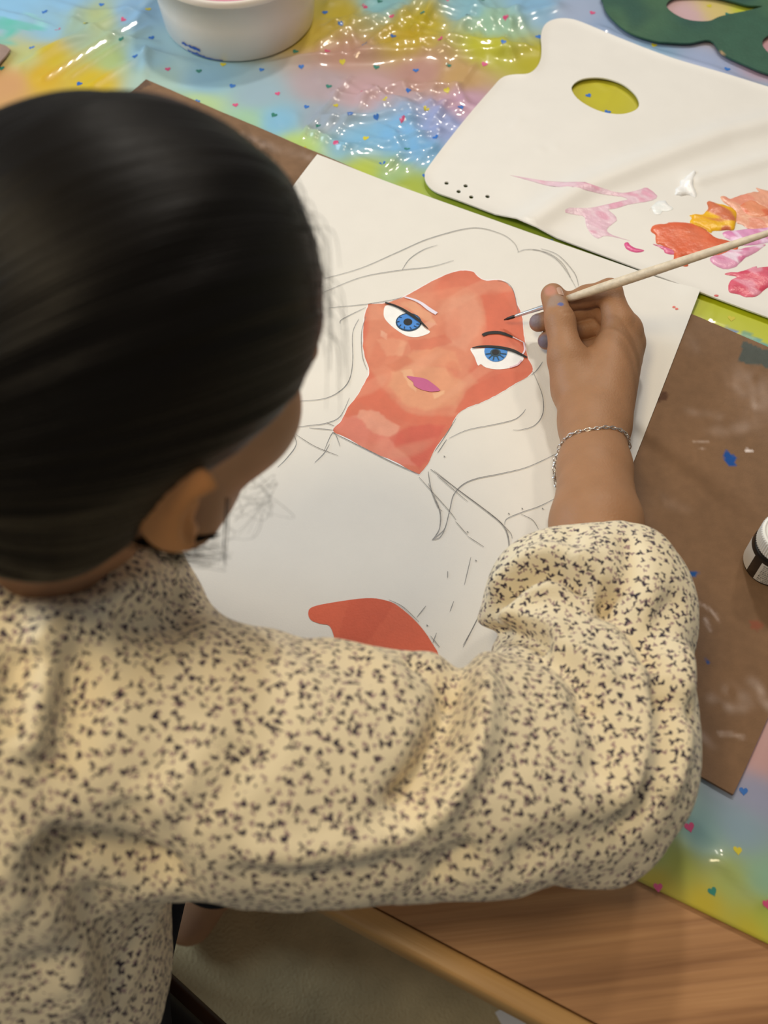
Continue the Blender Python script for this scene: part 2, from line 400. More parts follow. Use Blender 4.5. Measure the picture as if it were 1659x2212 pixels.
stains = [(T2([(-20, 46), (10, 42), (50, 55), (88, 60), (106, 68), (70, 69), (40, 66), (30, 72), (36, 85), (22, 102), (-20, 100), (-20, 80), (4, 84), (12, 76), (4, 68), (-20, 70)]), (105, 185, 160)),
          (T2([(55, 28), (75, 36), (92, 50), (104, 66), (92, 64), (78, 48), (58, 38)]), (150, 200, 190)),
          (T2(cm(1300, 600, .3166, [(840, 330), (900, 350), (940, 380), (930, 400), (890, 375), (850, 360)])), (20, 90, 170)),
          (T2(cm(1300, 600, .3166, [(960, 370), (1020, 400), (1080, 440), (1150, 460), (1160, 520), (1060, 490), (1000, 450), (945, 430)])), (40, 135, 130))]
creases = []    # (px polyline, height, width)
def cr(pts, h, w): creases.append((T2(pts), h*1.5, w))
cr([(330, 178), (420, 205), (560, 262), (700, 332)], 0.0008, 0.006)
cr([(50, 150), (180, 80), (300, 20), (330, 0)], 0.004, 0.010); cr([(95, 175), (210, 100), (330, 30)], 0.003, 0.006)
cr([(150, 170), (240, 110), (320, 62)], 0.002, 0.004); cr([(200, 190), (262, 150), (318, 120)], 0.003, 0.008)
cr([(310, 175), (318, 120)], 0.002, 0.004); cr([(318, 120), (420, 133), (560, 137), (760, 132), (900, 118), (1100, 120)], 0.0035, 0.007)
cr([(640, 318), (700, 240), (755, 172)], 0.0025, 0.003)
cr([(560, 140), (700, 128), (800, 124)], 0.003, 0.004)
cr([(800, 122), (870, 103), (960, 94), (1100, 108), (1160, 110)], 0.005, 0.009)
cr([(690, 100), (760, 70), (860, 25)], 0.004, 0.008); cr([(780, 125), (815, 85), (850, 70)], 0.004, 0.005)
cr([(860, 50), (900, 15), (912, 0)], 0.005, 0.006); cr([(915, 50), (935, 20), (955, 0)], 0.005, 0.005)
cr([(700, 262), (800, 258), (900, 240), (1000, 226)], 0.003, 0.005); cr([(800, 190), (830, 222), (900, 232)], 0.003, 0.003)
cr([(720, 205), (775, 218), (860, 190), (960, 192)], 0.003, 0.004); cr([(980, 190), (1010, 230), (1030, 235)], 0.003, 0.004)
cr([(820, 275), (865, 302), (880, 300), (950, 288)], 0.003, 0.003); cr([(665, 288), (720, 318), (750, 330)], 0.0035, 0.004)
cr([(745, 340), (830, 370), (860, 340), (930, 330)], 0.003, 0.006); cr([(640, 250), (660, 330)], 0.001, 0.004)
cr([(1230, 55), (1300, 92), (1400, 132), (1560, 170), (1700, 215)], 0.003, 0.004); cr([(1290, 60), (1420, 115), (1540, 150), (1680, 205)], 0.0025, 0.003)
cr([(1290, 250), (1335, 180)], 0.0012, 0.003); cr([(1545, 650), (1530, 700)], 0.001, 0.002)
cr([(1000, 60), (1100, 55), (1200, 20)], 0.004, 0.01); cr([(1010, 5), (1050, 40), (1120, 30)], 0.004, 0.006)
cr([(1480, 1760), (1560, 1830), (1700, 1950)], 0.002, 0.012); cr([(1550, 1860), (1640, 1950)], 0.002, 0.005); cr([(1390, 1790), (1500, 1850), (1560, 1870)], 0.0015, 0.01)
_rc = random.Random(21)
for cx, cy, n_, sx, sy in ((880, 250, 26, 120, 90), (940, 60, 22, 120, 60), (720, 60, 12, 60, 60), (1100, 60, 8, 80, 40), (760, 330, 8, 70, 40), (1250, 120, 4, 90, 30), (150, 60, 8, 120, 50)):
    for _ in range(n_):
        x, y = _rc.gauss(cx, sx*.6), _rc.gauss(cy, sy*.6); a = radians(_rc.choice((-28, -20, 15, 40, 75, -60)) + _rc.gauss(0, 14)); l = _rc.uniform(35, 130); b = _rc.gauss(0, .25)
        pts = [(x-l*cos(a), y+l*sin(a)*.7), (x+l*b*sin(a)*.5, y+l*b*cos(a)*.4), (x+l*cos(a), y-l*sin(a)*.7)]
        cr([tuple(q_) for q_ in catmull(pts, 5)], _rc.uniform(.0008, .0024), _rc.uniform(.0026, .0060))
crump_c = T2([(870, 250), (930, 60), (770, 260), (760, 40), (1000, 200), (1130, 50)]); crump_r = [0.060, 0.060, 0.035, 0.035, 0.04, 0.03]
def board_d(p): return np.minimum(poly_sd(p, board_poly), poly_sd(p, paper_poly))
def cloth_z(p):
    z = np.zeros(len(p))
    for pts, h, w in creases:
        m = ((p > pts.min(0)-w*4) & (p < pts.max(0)+w*4)).all(1)
        d = line_d(p[m], pts); z[m] = np.maximum(z[m], 0) + h*np.exp(-(d/w)**1.6)
    k = np.zeros(len(p))
    for c, r in zip(crump_c, crump_r): k = np.maximum(k, np.exp(-((p-c)**2).sum(1)/(2*r*r)))
    k = 0.10+0.9*k
    q = p + 0.010*np.stack([nz(p, 22, 5), nz(p, 22, 6)], 1)
    cru = 0
    for i, (a, fr) in enumerate(((20, 17), (75, 22), (135, 15), (50, 34), (-15, 41))):
        s = np.sin((q @ dirv(radians(a)))*2*pi*fr*0.5 + i*1.7 + 1.5*nz(p, 14, 7+i)); cru = cru + (1-np.abs(s))**2.0*(20/fr)
    z = z + k*0.0010*cru + 0.0007*(1+nz(p, 12, 3))
    low = sst(0.0, 0.025, board_d(p))
    damp = 0.25+0.75*low
    dp = np.minimum(poly_sd(p, pal_poly), poly_sd(p, green_poly)); damp = damp*(0.30+0.70*sst(-0.004, 0.03, dp))
    damp = damp*np.where(poly_sd(p, board_poly) < 0.004, 0.0, 1)*np.where(poly_sd(p, paper_poly) < 0.004, 0.1, 1)
    dt = np.linalg.norm(p-TUBC, axis=1); damp = damp*sst(TUB_RB, TUB_RB+0.03, dt)
    return 0.0008 + np.clip(z*damp, 0, 0.012)
ch = 0.0032
CLV0 = -0.187
us = np.arange(U0-0.0, U1, ch*1.6); vs_ = np.arange(CLV0, V1, ch)
us = np.concatenate([np.arange(U0, -0.62, 0.012), np.arange(-0.62, 0.42, ch), np.arange(0.42, U1+0.01, 0.012)])
vs_ = np.concatenate([np.arange(CLV0, 0.72, ch), np.arange(0.72, V1+0.01, 0.012)])
gu, gv = np.meshgrid(us, vs_, indexing='ij'); gv = gv + 0.0015*nz(np.stack([gu.ravel(), gv.ravel()*0], 1), 12, 8).reshape(gu.shape)
pp = (gu.ravel()[:, None]*eu + gv.ravel()[:, None]*en)
cz = cloth_z(pp)
nu, nv_ = gu.shape; ii, jj = np.meshgrid(np.arange(nu-1), np.arange(nv_-1), indexing='ij'); b0 = (ii*nv_+jj).ravel()
Fq = np.stack([b0, b0+nv_, b0+nv_+1, b0+1], 1)
me = mesh('tablecloth', np.c_[pp, TZ+cz], Fq)
attr_color(me, cloth_col(pp))
plastic = mat('glossy_plastic_film', rough=0.42, var=0.03, vscale=20, attr='tint', coat=0.7, spec=0.4)
plastic.node_tree.nodes['Principled BSDF'].inputs['Coat Roughness'].default_value = 0.09
cloth = obj('tablecloth', me, plastic, label='thin glossy rainbow plastic tablecloth with small coloured hearts', category='tablecloth')
sol = cloth.modifiers.new('thickness', 'SOLIDIFY'); sol.thickness = 0.0003; sol.offset = -1
hearts = [(220,14,'b'),(97,30,'b'),(268,50,'r'),(322,27,'y'),(190,62,'y'),(125,66,'r'),(71,108,'b'),(263,93,'g'),(293,131,'b'),(328,84,'b'),(363,152,'r'),(430,156,'g'),(172,184,'b'),(426,221,'b'),(502,188,'b'),(509,230,'r'),(592,251,'g'),(565,153,'b'),(600,205,'r'),(710,189,'g'),(651,148,'b'),(662,233,'b'),(740,141,'y'),(707,115,'r'),(787,106,'b'),(737,66,'b'),(638,113,'g'),(702,31,'b'),(788,22,'r'),(813,148,'g'),(687,277,'g'),(786,206,'r'),(726,231,'y'),(756,260,'b'),(813,261,'b'),(790,305,'y'),(727,321,'r'),(826,360,'b'),(5,152,'g'),(40,-2,'r'),(846,46,'r'),(849,86,'b'),(898,156,'b'),(969,147,'g'),(1046,143,'r'),(911,48,'g'),(1009,50,'b'),(1090,57,'r'),(966,6,'r'),(950,104,'r'),(1085,112,'b'),(882,207,'b'),(831,228,'y'),(965,202,'y'),(995,240,'b'),(920,248,'y'),(868,272,'r'),(879,328,'g'),(940,304,'b'),(1188,523,'b'),(919,382,'b'),(1163,82,'b'),(1279,30,'r'),(1532,15,'y'),(1271,208,'b'),(1312,244,'b'),(1502,52,'r'),(1571,33,'g'),(1579,690,'y'),(1505,149,'g'),(1570,152,'b'),(1412,100,'y'),(655,322,'y'),(1605,1710,'b'),(1486,1790,'r'),(1589,1841,'y'),(1380,1826,'b'),(1420,1918,'r'),(1537,1927,'g'),(1652,1956,'r'),(820,8,'g'),(482,141,'y'),(1040,5,'g'),(1140,-30,'b'),(1200,-20,'y')]
hc = {'b': (40, 105, 175), 'r': (205, 70, 110), 'y': (205, 185, 40), 'g': (40, 120, 100)}
hp = [(*P(x, y)[:2], c) for x, y, c in hearts]
for _ in range(900):
    u, v_ = rnd.uniform(U0+.02, U1-.02), rnd.uniform(CLV0+.02, V1-.02); q = eu*u+en*v_; a, b = PX((q[0], q[1], TZ))
    if -20 < a < 1680 and -30 < b < 2230: continue
    if min((q[0]-h[0])**2+(q[1]-h[1])**2 for h in hp) > 0.030**2: hp.append((q[0], q[1], rnd.choice('bryg')))
HV = []; HF = []; HC = []
for x, y, c in hp:
    a0 = rnd.uniform(-0.6, 0.6); s = rnd.uniform(0.0024, 0.0029); n0 = len(HV); n = 18
    pts = [(x, y)]
    for i in range(n):
        t = 2*pi*i/n; hx = 1.25*sin(t)**3; hy = (13*cos(t)-5*cos(2*t)-2*cos(3*t)-cos(4*t))/13.0*1.15
        pts.append((x+s*(hx*cos(a0)-hy*sin(a0)), y+s*(hx*sin(a0)+hy*cos(a0))))
    pts = np.array(pts); zz = cloth_z(pts)
    HV += [(p[0], p[1], TZ+z+0.00025) for p, z in zip(pts, zz)]
    HF += [(n0, n0+1+i, n0+1+(i+1) % n) for i in range(n)]; HC += [alb(np.array(hc[c]) + rnd.uniform(-8, 8))]*(n+1)
me = mesh('heart_print', np.array(HV), HF); attr_color(me, np.array(HC))
obj('heart_print', me, plastic, cloth, kind='stuff')
# ================================================================== BOARD
BZ = 0.0042
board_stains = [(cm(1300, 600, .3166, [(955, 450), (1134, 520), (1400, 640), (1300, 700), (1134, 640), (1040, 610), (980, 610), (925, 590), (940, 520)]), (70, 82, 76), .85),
  (cm(1300, 600, .3166, [(845, 1190), (880, 1225), (925, 1250), (900, 1270), (905, 1305), (860, 1305), (825, 1270), (818, 1215)]), (18, 75, 140), 1),
  (cm(1300, 600, .3166, [(400, 790), (440, 790), (440, 850), (390, 865), (360, 850)]), (75, 45, 30), .8),
  ([(1478, 1237), (1507, 1243), (1502, 1251), (1484, 1251)], (20, 75, 130), 1), ([(1519, 1430), (1531, 1434), (1525, 1438)], (20, 75, 130), 1),
  (cm(900, 1050, .4575, [(1560, 650), (1600, 640), (1635, 670), (1610, 695), (1575, 680)]), (150, 75, 55), .6),
  ([(300, 178), (318, 172), (328, 190), (305, 202), (284, 200)], (95, 72, 55), .85),
  (cm(1300, 600, .3166, [(965, 1195), (1000, 1185), (1018, 1200), (995, 1215), (975, 1208)]), (235, 215, 200), .9)]
board_stains = [(T2(p), c, k) for p, c, k in board_stains]
scuffs = [([(1500, 1306), (1527, 1320), (1550, 1338), (1559, 1357)], .0012, .7), ([(1527, 1347), (1536, 1370)], .0015, .4), ([(1535, 1510), (1560, 1528), (1600, 1532)], .004, .25), ([(1580, 1490), (1620, 1520), (1659, 1530)], .005, .3), ([(1625, 1478), (1640, 1500)], .004, .3), ([(1500, 1570), (1535, 1618)], .003, .2), ([(1552, 1590), (1575, 1588), (1600, 1596)], .0015, .5), ([(1500, 958), (1530, 955)], .0006, .5), ([(1490, 890), (1540, 900)], .004, .12), ([(1590, 850), (1625, 885)], .005, .22), ([(1540, 930), (1600, 930)], .006, .12), ([(1620, 840), (1659, 900)], .02, .15), ([(1507, 978), (1525, 972)], .0005, .4), ([(520, 300), (600, 330), (680, 352)], .006, .15), ([(420, 240), (450, 262), (480, 275)], .004, -.25), ([(1432, 690), (1500, 760)], .006, .08), ([(1400, 1080), (1470, 1110)], .006, .06)]
scuffs = [(T2(p), w, k) for p, w, k in scuffs]
def board_col(p):
    base = alb((126, 94, 66)); out = np.tile(base, (len(p), 1))*(1+0.07*nz(p, 25, 1)+0.05*nz(p, 90, 2))[:, None]
    for pts, w, k in scuffs:
        d = line_d(p + 0.003*np.stack([nz(p, 60, 3), nz(p, 60, 4)], 1), pts)
        a = np.abs(k)*np.exp(-(d/w)**2)*(0.6+0.5*nz(p, 260, 5)); a = np.clip(a, 0, 1)
        out = out*(1-a[:, None]) + a[:, None]*(alb((225, 200, 180)) if k > 0 else alb((90, 65, 50)))
    for pts, c, k in board_stains:
        d = poly_sd(p + 0.0008*np.stack([nz(p, 500, 3), nz(p, 500, 4)], 1), pts); a = k*sst(0.0005, -0.0005, d)
        out = out*(1-a[:, None]) + a[:, None]*alb(c)
    return np.clip(out, 0.01, 0.9)
hard = mat('hardboard', rough=0.8, var=0.07, vscale=120, bump=0.0003, bscale=900, attr='tint', spec=0.3)
# the visible parts of the board are finely meshed; irregular worn outline
def wob(poly, n, amp, f=60):
    out = []
    for i in range(len(poly)):
        a, b = poly[i], poly[(i+1) % len(poly)]
        for t in np.linspace(0, 1, n, endpoint=False): out.append(a+(b-a)*t)
    out = np.array(out); return out + amp*np.stack([nz(out, f, 1), nz(out, f, 2)], 1)
sheet('drawing_board', wob(board_poly, 50, 0.0005), hard, step=0.0024, ztop=lambda p: BZ+0*p[:, 0], thick=0.003, colf=board_col,
      label='large brown hardboard panel with paint stains under the drawing', category='board')

# ================================================================== DRAWING PAPER
def paper_z(p):
    z = BZ + 0.0007 + 0.0005*(1+nz(p, 7, 4))
    c = pTR; d = np.linalg.norm(p-c, axis=1); z = z + 0.004*np.exp(-(d/0.02)**2)
    d2 = np.linalg.norm(p-pTL, axis=1); z = z + 0.003*np.exp(-(d2/0.05)**2)
    return z
paper_m = mat('cartridge_paper', (0.80, 0.775, 0.73), 0.75, 0.012, 40, 0.00012, 700, spec=0.25)
pw = wob(paper_poly, 40, 0.0003, 12)
paper = sheet('drawing_paper', pw, paper_m, step=0.006, ztop=paper_z, thick=0.0004,
              label='large white paper with a half painted portrait on the brown board', category='paper')
paint_m = mat('gouache', rough=0.55, var=0.03, vscale=160, bump=0.0002, bscale=500, attr='tint', spec=0.4)
def pz(h): return lambda p: paper_z(p)+h
face_px = [(797.6,657),(832,655),(868,643),(897,628),(933,608),(969,592),(995,585),(1020,587),(1033,599),(1047,606),(1071,605),(1089,608),(1105,623),(1112,637),(1116,655),(1127,684),(1130,713),(1134,742),(1139,771),(1150,804),(1114,829),(1078,851),(1042,869),(1005,883),(987,898),(966,934),(940,970),(926,999),(911,1019),(901,1024),(868,1006),(835,990),(810,981),(774,961),(749,946),(720,930),(738,908),(752,880),(770,858),(785,832),(796,811),(797,796),(788,771),(784,742),(785,710),(788,681),(794,664)]
def PP(pts): return T2(pts, BZ+0.001)
face = PP(face_px); face = catmull(face, 5, True); face = face + 0.00035*np.stack([nz(face, 600, 1), nz(face, 600, 2)], 1)
patches = [([(800,655),(868,640),(930,630),(1000,622),(1042,640),(1046,700),(1035,760),(1018,800),(1030,830),(1002,860),(985,895),(930,900),(890,893),(845,862),(822,832),(800,790),(790,740),(792,690)], (216, 128, 90), .004, .9),
 ([(900,640),(960,610),(1010,600),(1080,612),(1100,650),(1060,640),(1000,640),(950,650)], (214, 112, 76), .004, .5),
 ([(1042,640),(1095,630),(1120,680),(1130,740),(1060,748),(1046,700)], (212, 98, 62), .002, .75),
 ([(850,800),(900,790),(960,795),(1008,828),(982,878),(925,888),(868,866),(842,838)], (222, 150, 104), .004, .7),
 ([(880,770),(935,745),(985,760),(1000,800),(950,790),(900,795)], (224, 146, 100), .003, .5),
 ([(975,650),(1030,640),(1042,700),(1010,760),(965,740),(960,690)], (222, 146, 110), .004, .55),
 ([(815,735),(850,730),(880,745),(870,770),(835,765)], (228, 158, 116), .002, .6),
 ([(822,712),(838,722),(834,735),(822,728)], (232, 172, 136), .001, .7),
 ([(902,700),(935,690),(942,702),(915,712)], (232, 165, 130), .001, .7),
 ([(868,650),(900,648),(930,675),(940,700),(915,690),(885,662)], (226, 156, 112), .002, .8),
 ([(880,740),(960,718),(975,740),(930,752),(890,760)], (208, 100, 66), .002, .6),
 ([(830,785),(880,770),(900,785),(860,800)], (204, 108, 68), .003, .5),
 ([(795,815),(815,835),(835,862),(880,892),(930,905),(980,898),(960,935),(905,918),(850,905),(800,890),(770,870)], (212, 100, 66), .002, .85),
 ([(1008,845),(1060,812),(1145,803),(1110,828),(1040,866),(988,895),(976,890)], (210, 96, 62), .002, .8),
 ([(745,905),(790,900),(860,930),(850,965),(905,1010),(860,1005),(790,970),(722,930)], (222, 122, 96), .003, .8),
 ([(775,890),(815,893),(862,925),(848,948),(790,925),(765,905)], (226, 150, 116), .002, .8),
 ([(838,950),(880,922),(960,918),(940,962),(905,1018),(880,985),(850,965)], (208, 82, 58), .003, .85),
 ([(870,800),(890,803),(900,845),(880,830)], (232, 176, 128), .001, .6), ([(935,850),(960,842),(958,850),(940,860)], (234, 180, 130), .001, .6)]
patches = [(PP(a), alb(b), c, d) for a, b, c, d in patches]
def face_col(p):
    out = np.tile(alb((212, 104, 70)), (len(p), 1)); w = p + 0.0022*np.stack([nz(p, 90, 1), nz(p, 90, 2)], 1) + 0.0008*np.stack([nz(p, 400, 1), nz(p, 400, 2)], 1)
    for poly, c, s, k in patches:
        a = k*sst(s*.7, -s*.7, poly_sd(w, poly)); out = out*(1-a[:, None])+a[:, None]*c
    q = p @ np.array([[.5, -.8], [.8, .5]]); st = nz(q*np.array([60, 260]), 1, 6)
    st2 = nz((p @ np.array([[.9, -.5], [.3, .9]]))*np.array([45, 190]), 1, 12)
    out = out*(1+0.05*st+0.04*nz(p, 130, 9))[:, None]; a = .35*sst(.25, .9, st2)[:, None]; out = out*(1-a)+a*alb((224, 150, 112)); a = .3*sst(.3, .9, nz(q*np.array([90, 200]), 1, 15))[:, None]; out = out*(1-a)+a*alb((202, 96, 60))
    g = out.mean(1, keepdims=True); return np.clip(g+(out-g)*.93, 0, .9)
def flat(name, pts, colr, h, smooth_n=4, step=0.004, closed=True, parent=None, fn=PP, **kw):
    o = catmull(fn(pts), smooth_n, True)
    cf = colr if callable(colr) else (lambda p, c=alb(colr): np.tile(c, (len(p), 1))*(1+0.03*nz(p, 200, 3))[:, None])
    return sheet(name, o, paint_m, parent or paper, step=step, ztop=pz(h), thick=0.00015, colf=cf, **kw)
halo = np.array(face_px); hcn = halo.mean(0); 
o = sheet('white_underpainting', catmull(PP((halo-hcn)*1.010+hcn), 3, True), paint_m, paper, step=0.004, ztop=pz(0.00018), thick=0.0001, colf=lambda p: np.tile(alb((232, 222, 216), .84), (len(p), 1)))
sheet('painted_face', face, paint_m, paper, step=0.0011, ztop=pz(0.00035), thick=0.00015, colf=face_col, label='orange painted face and neck')
def ellp(cx, cy, rx, ry, n=24, clip=None, a0=0):
    o = [(cx+rx*cos(2*pi*i/n+a0), cy+ry*sin(2*pi*i/n+a0)) for i in range(n)]
    return [(x, max(y, clip)) for x, y in o] if clip else o
def stroke(name, pts, wpx, colr, h, m=None, n=6, parent=None, **kw):
    ww = [w/2640.0 for w in wpx] if hasattr(wpx, '__len__') else wpx/2640.0
    v, f = ribbon_part(catmull(PP(pts), n), ww, pz(h)); me = joinm(name, [(v, f)]); attr_color(me, np.tile(alb(colr), (len(me.vertices), 1)))
    return obj(name, me, m or paint_m, parent or paper, **kw)
flat('eye_white', [(833.8,660.7),(828.8,675.6),(831.5,689),(846,705),(865,719),(881,727),(897,729),(913,726),(929,718),(917,708),(904,692),(883,673),(858,663)], (240, 236, 228), .0006)
flat('iris', ellp(882.6, 697, 28, 20), (30, 62, 84), .0008, 1, label='dark rimmed blue iris'); flat('iris', ellp(882.6, 696.5, 25, 17), (66, 130, 196), .001, 1, label='blue iris')
flat('pupil', ellp(881, 697, 9.5, 7.5), (18, 18, 20), .0012, 1)
flat('eye_white', [(1016,754.6),(1032,753.5),(1066,753),(1101,758),(1130,772),(1123.6,785.5),(1101,796),(1073,799),(1050,795),(1039,788),(1032,790),(1025,772)], (238, 230, 218), .0006)
flat('iris', ellp(1071, 760, 25, 23, clip=753), (66, 130, 190), .001, 1, label='blue iris'); flat('pupil', ellp(1070, 764, 11.5, 8.5), (38, 66, 78), .0012, 1); flat('pupil', ellp(1070, 763, 7.5, 5.5), (16, 16, 18), .0014, 1)
for a in (20, 45, 75, 105, 130, 160):
    r0 = radians(a); stroke('iris_line', [(1070+11*cos(r0), 763+8*sin(r0)), (1071+24*cos(r0), 760+21*sin(r0))], 2.6, (38, 66, 80), .0013)
for a in (20, 45, 75, 110, 140, 175, 215):
    r0 = radians(a); stroke('iris_line', [(882+25*cos(r0), 696+17*sin(r0)), (882+19*cos(r0+.1), 696+12.5*sin(r0+.1))], 2.4, (28, 50, 70), .0013)
stroke('lash_line', [(832,656),(849,661),(867,669),(883,679),(899,690),(911,700),(925,713)], [4.5, 6, 7, 9, 9, 6, 1.5], (16, 14, 14), .0015)
stroke('lash_line', [(1020,754),(1036.5,751),(1059,751),(1085,754),(1107.5,760),(1124,768),(1138,775)], [3, 5, 7, 8, 9, 7, 4], (16, 14, 14), .0015)
stroke('painted_eyebrow', [(1042,726),(1055,721),(1075.5,720),(1089,723),(1107.5,730)], [8.5, 9, 9, 9, 5.5], (16, 14, 14), .001)
stroke('painted_eyebrow', [(874,643),(894.5,649),(910.6,657),(926.6,669),(943,679)], [4, 6, 8, 10, 9], (228, 214, 220), .001, label='pale unpainted eyebrow stroke')
stroke('white_line', [(1107,730), (1131,742)], 2, (235, 220, 220), .0012)
stroke('white_line', [(1131,742), (1133,758), (1128, 768)], 4, (232, 205, 205), .0012)
stroke('white_line', [(1101, 796), (1118, 790), (1126, 780)], 4, (225, 185, 185), .0012)
flat('painted_lips', [(878.5,814),(894.5,815),(917,819),(931,827),(950.6,844),(938,847),(926.6,847),(908,842),(894.5,834),(892,826)], (190, 88, 126), .0009, 3)
flat('painted_hand', [(666,1325),(675,1312),(720,1302),(790,1293),(830,1297),(860,1310),(900,1345),(930,1385),(948,1430),(900,1480),(760,1480),(712,1420),(714,1392),(722,1380),(712,1353),(692,1348),(672,1340)],
     lambda p: np.tile(alb((205, 86, 54)), (len(p), 1))*(1+0.05*nz(p @ np.array([[20, 60], [70, -10]]), 1, 4))[:, None] + 0.04*(nz(p, 30, 5) > 0.1)[:, None]*np.array([1, .4, .2]), .0004, 4, 0.002, label='orange red painted hand shape')
for x, y in ((1455, 665), (1461, 669)): flat('paint_fleck', ellp(x, y, 3.5, 2, 10), (220, 110, 95), .0005, 1)
pencil_m = mat('graphite', (0.22, 0.21, 0.20), 0.5, 0.35, 400)
PL = [[(700,603),(780,580),(860,545),(930,515),(1020,493),(1080,505),(1110,525),(1120,545)],[(1118,546),(1135,540),(1165,542),(1200,560),(1225,590),(1245,625)],[(1150,540),(1185,548),(1215,570),(1232,600)],[(1168,538),(1205,552),(1240,590),(1250,620)],
[(700,632),(780,600),(860,585),(930,577),(980,563)],[(868,585),(885,560),(915,540),(945,530)],[(710,666),(790,658),(850,648),(870,642)],[(775,690),(762,720),(762,780),(755,820),(735,845),(700,862),(640,868)],
[(620,926),(670,920),(705,915),(735,900),(755,860)],[(705,914),(722,921)],[(718,935),(780,966),(850,1001),(905,1026)],[(1150,803),(1160,825),(1172,860),(1172,895),(1155,920),(1125,930),(1108,930)],[(1172,783),(1160,800),(1148,812)],
[(970,948),(1010,930),(1070,918),(1110,908),(1128,895),(1135,885)],[(930,1015),(990,1060),(1050,1105),(1085,1135),(1098,1165),(1098,1205),(1090,1235)],[(938,1018),(1000,1068),(1060,1112),(1100,1150),(1106,1165)],[(945,1030),(1010,1085)],
[(925,1020),(932,1060),(950,1105),(950,1140),(940,1160),(933,1167)],[(933,1167),(950,1162),(962,1140),(972,1100),(980,1070),(1000,1048),(1030,1035),(1080,1025),(1140,1010),(1205,980)],[(1090,1135),(1095,1122),(1130,1107),(1165,1095),(1205,1075)],
[(905,1032),(930,1060),(970,1105),(985,1125)],[(925,1045),(945,1095),(955,1105)],[(935,1167),(955,1150),(962,1140)],[(1017,1205),(1003,1265)],[(967,1235),(967,1250)],[(920,1310),(900,1335)],[(980,1300),(972,1322)],[(943,1368),(935,1390)],[(930,1375),(950,1400)],
[(1040,1320),(1020,1360),(1000,1395)],[(1045,1310),(1000,1400)],[(1125,1112),(1150,1125),(1163,1145)],[(1010,1160),(1045,1183)],[(984,1128),(1010,1158)],[(668,925),(722,930)],[(700,975),(720,935),(735,965)],[(680,1000),(700,980),(712,960)],[(735,700),(740,690),(790,665)],
[(630,930),(640,960),(620,990),(600,1010)],[(640,940),(680,965),(730,985)],[(940,975),(960,945),(985,905)],[(945,980),(965,950)],[(790,685),(781,720),(783,770),(793,800)],[(1075,607),(1095,612),(1110,632),(1120,680)],[(840,1297),(870,1312),(905,1345)]]
PW = {0: 1.5, 7: 1.5, 10: 2.2, 14: 2.4, 17: 2.0, 18: 1.8}
parts = []
for i, l in enumerate(PL):
    w = PW.get(i, 1.3)/2640; parts.append(ribbon_part(catmull(PP(l), 8), [w*.6, w, w*1.2, w, w*.5], pz(0.0006)))
for x, y in ((1028, 1212), (923, 1352), (1172, 1100), (1099, 1111), (960, 987), (1128, 1100), (1010, 1150)):
    parts.append(ribbon_part(PP([(x-1.5, y-1), (x+1.5, y+2)]), 2.2/2640, pz(0.0006)))
obj('pencil_line', joinm('pencil_line', parts), pencil_m, paper, kind='stuff', label='grey pencil outlines of hair and shoulders')

# ================================================================== PALETTE
cr1 = T2([(1800, 240), (1560, 300), (1400, 360), (1250, 420), (1130, 500)])
cr2 = T2([(1700, 340), (1500, 400)])
def pal_z(p):
    z = 0.0052 + 0.0010*(1+nz(p, 10, 9)) + 0.0075*np.exp(-(line_d(p, cr1)/0.016)**2) + 0.004*np.exp(-(line_d(p, cr2)/0.01)**2)
    for x, y in ((1120, 270), (1110, 280), (1200, 330), (1165, 335)):
        z = z + 0.0008*np.exp(-((p-P(x, y)[:2])**2).sum(1)/0.003**2)
    e = -poly_sd(p, pal_poly); z = z + 0.0012*np.exp(-(e/0.004)**2)
    return z
hole_c = P(1305, 218)[:2]; hp_ = T2([(1233,205),(1240,190),(1262,180),(1300,179),(1340,191),(1368,213),(1378,235),(1368,250),(1335,258),(1290,250),(1250,228)])
holes = [catmull(hp_, 5, True)]
for x, y in ((964, 406), (1005, 412), (990, 424), (1017, 436), (1052, 435)):
    c = P(x, y)[:2]; holes.append(np.array([c+0.0023*dirv(2*pi*i/14) for i in range(14)]))
pal_m = mat('white_soft_plastic', (0.80, 0.775, 0.735), 0.42, 0.02, 25, spec=0.45)
palette = sheet('paint_palette', pal_poly, pal_m, holes=holes, step=0.0045, ztop=pal_z, thick=0.0016,
                label='white plastic artist palette with thumb hole and orange paint', category='palette')
gloss = mat('wet_acrylic', rough=0.30, var=0.03, vscale=200, bump=0.0005, bscale=220, attr='tint', spec=0.5)
def blob(name, px, cols, hmax=0.0012, step=0.0016, n=4, f=1.0, jag=0.0006, **kw):
    o = catmull(T2(px), n, True); o = o + jag*np.stack([nz(o, 420, 1), nz(o, 420, 2)], 1)
    def zf(p):
        d = np.clip(-poly_sd(p, o), 0, None)
        ridge = 0.5+0.5*nz(p @ np.array([[60, 200], [-90, 160]])*f, 1, 8)
        return pal_z(p) + 0.0002 + hmax*(1-np.exp(-d/0.0018))*(0.45+0.75*ridge)
    def cf(p):
        out = np.tile(alb(cols[0]), (len(p), 1)); q = p @ np.array([[40, 150], [-70, 130]])*f
        for i, c in enumerate(cols[1:]):
            a = sst(0.0, 0.45, nz(q*1.7, 1.0, 3+i)); out = out*(1-a[:, None]) + a[:, None]*alb(c)
        d = np.clip(-poly_sd(p, o), 0, None); out = out*(1+0.05*nz(q*4, 1, 9)-0.10*np.exp(-(d/.0007)**2))[:, None]
        return np.clip(out, 0, .9)
    return sheet(name, o, gloss, palette, step=step, ztop=zf, thick=0.0003, colf=cf, **kw)
G = (1380, 380, .1682)
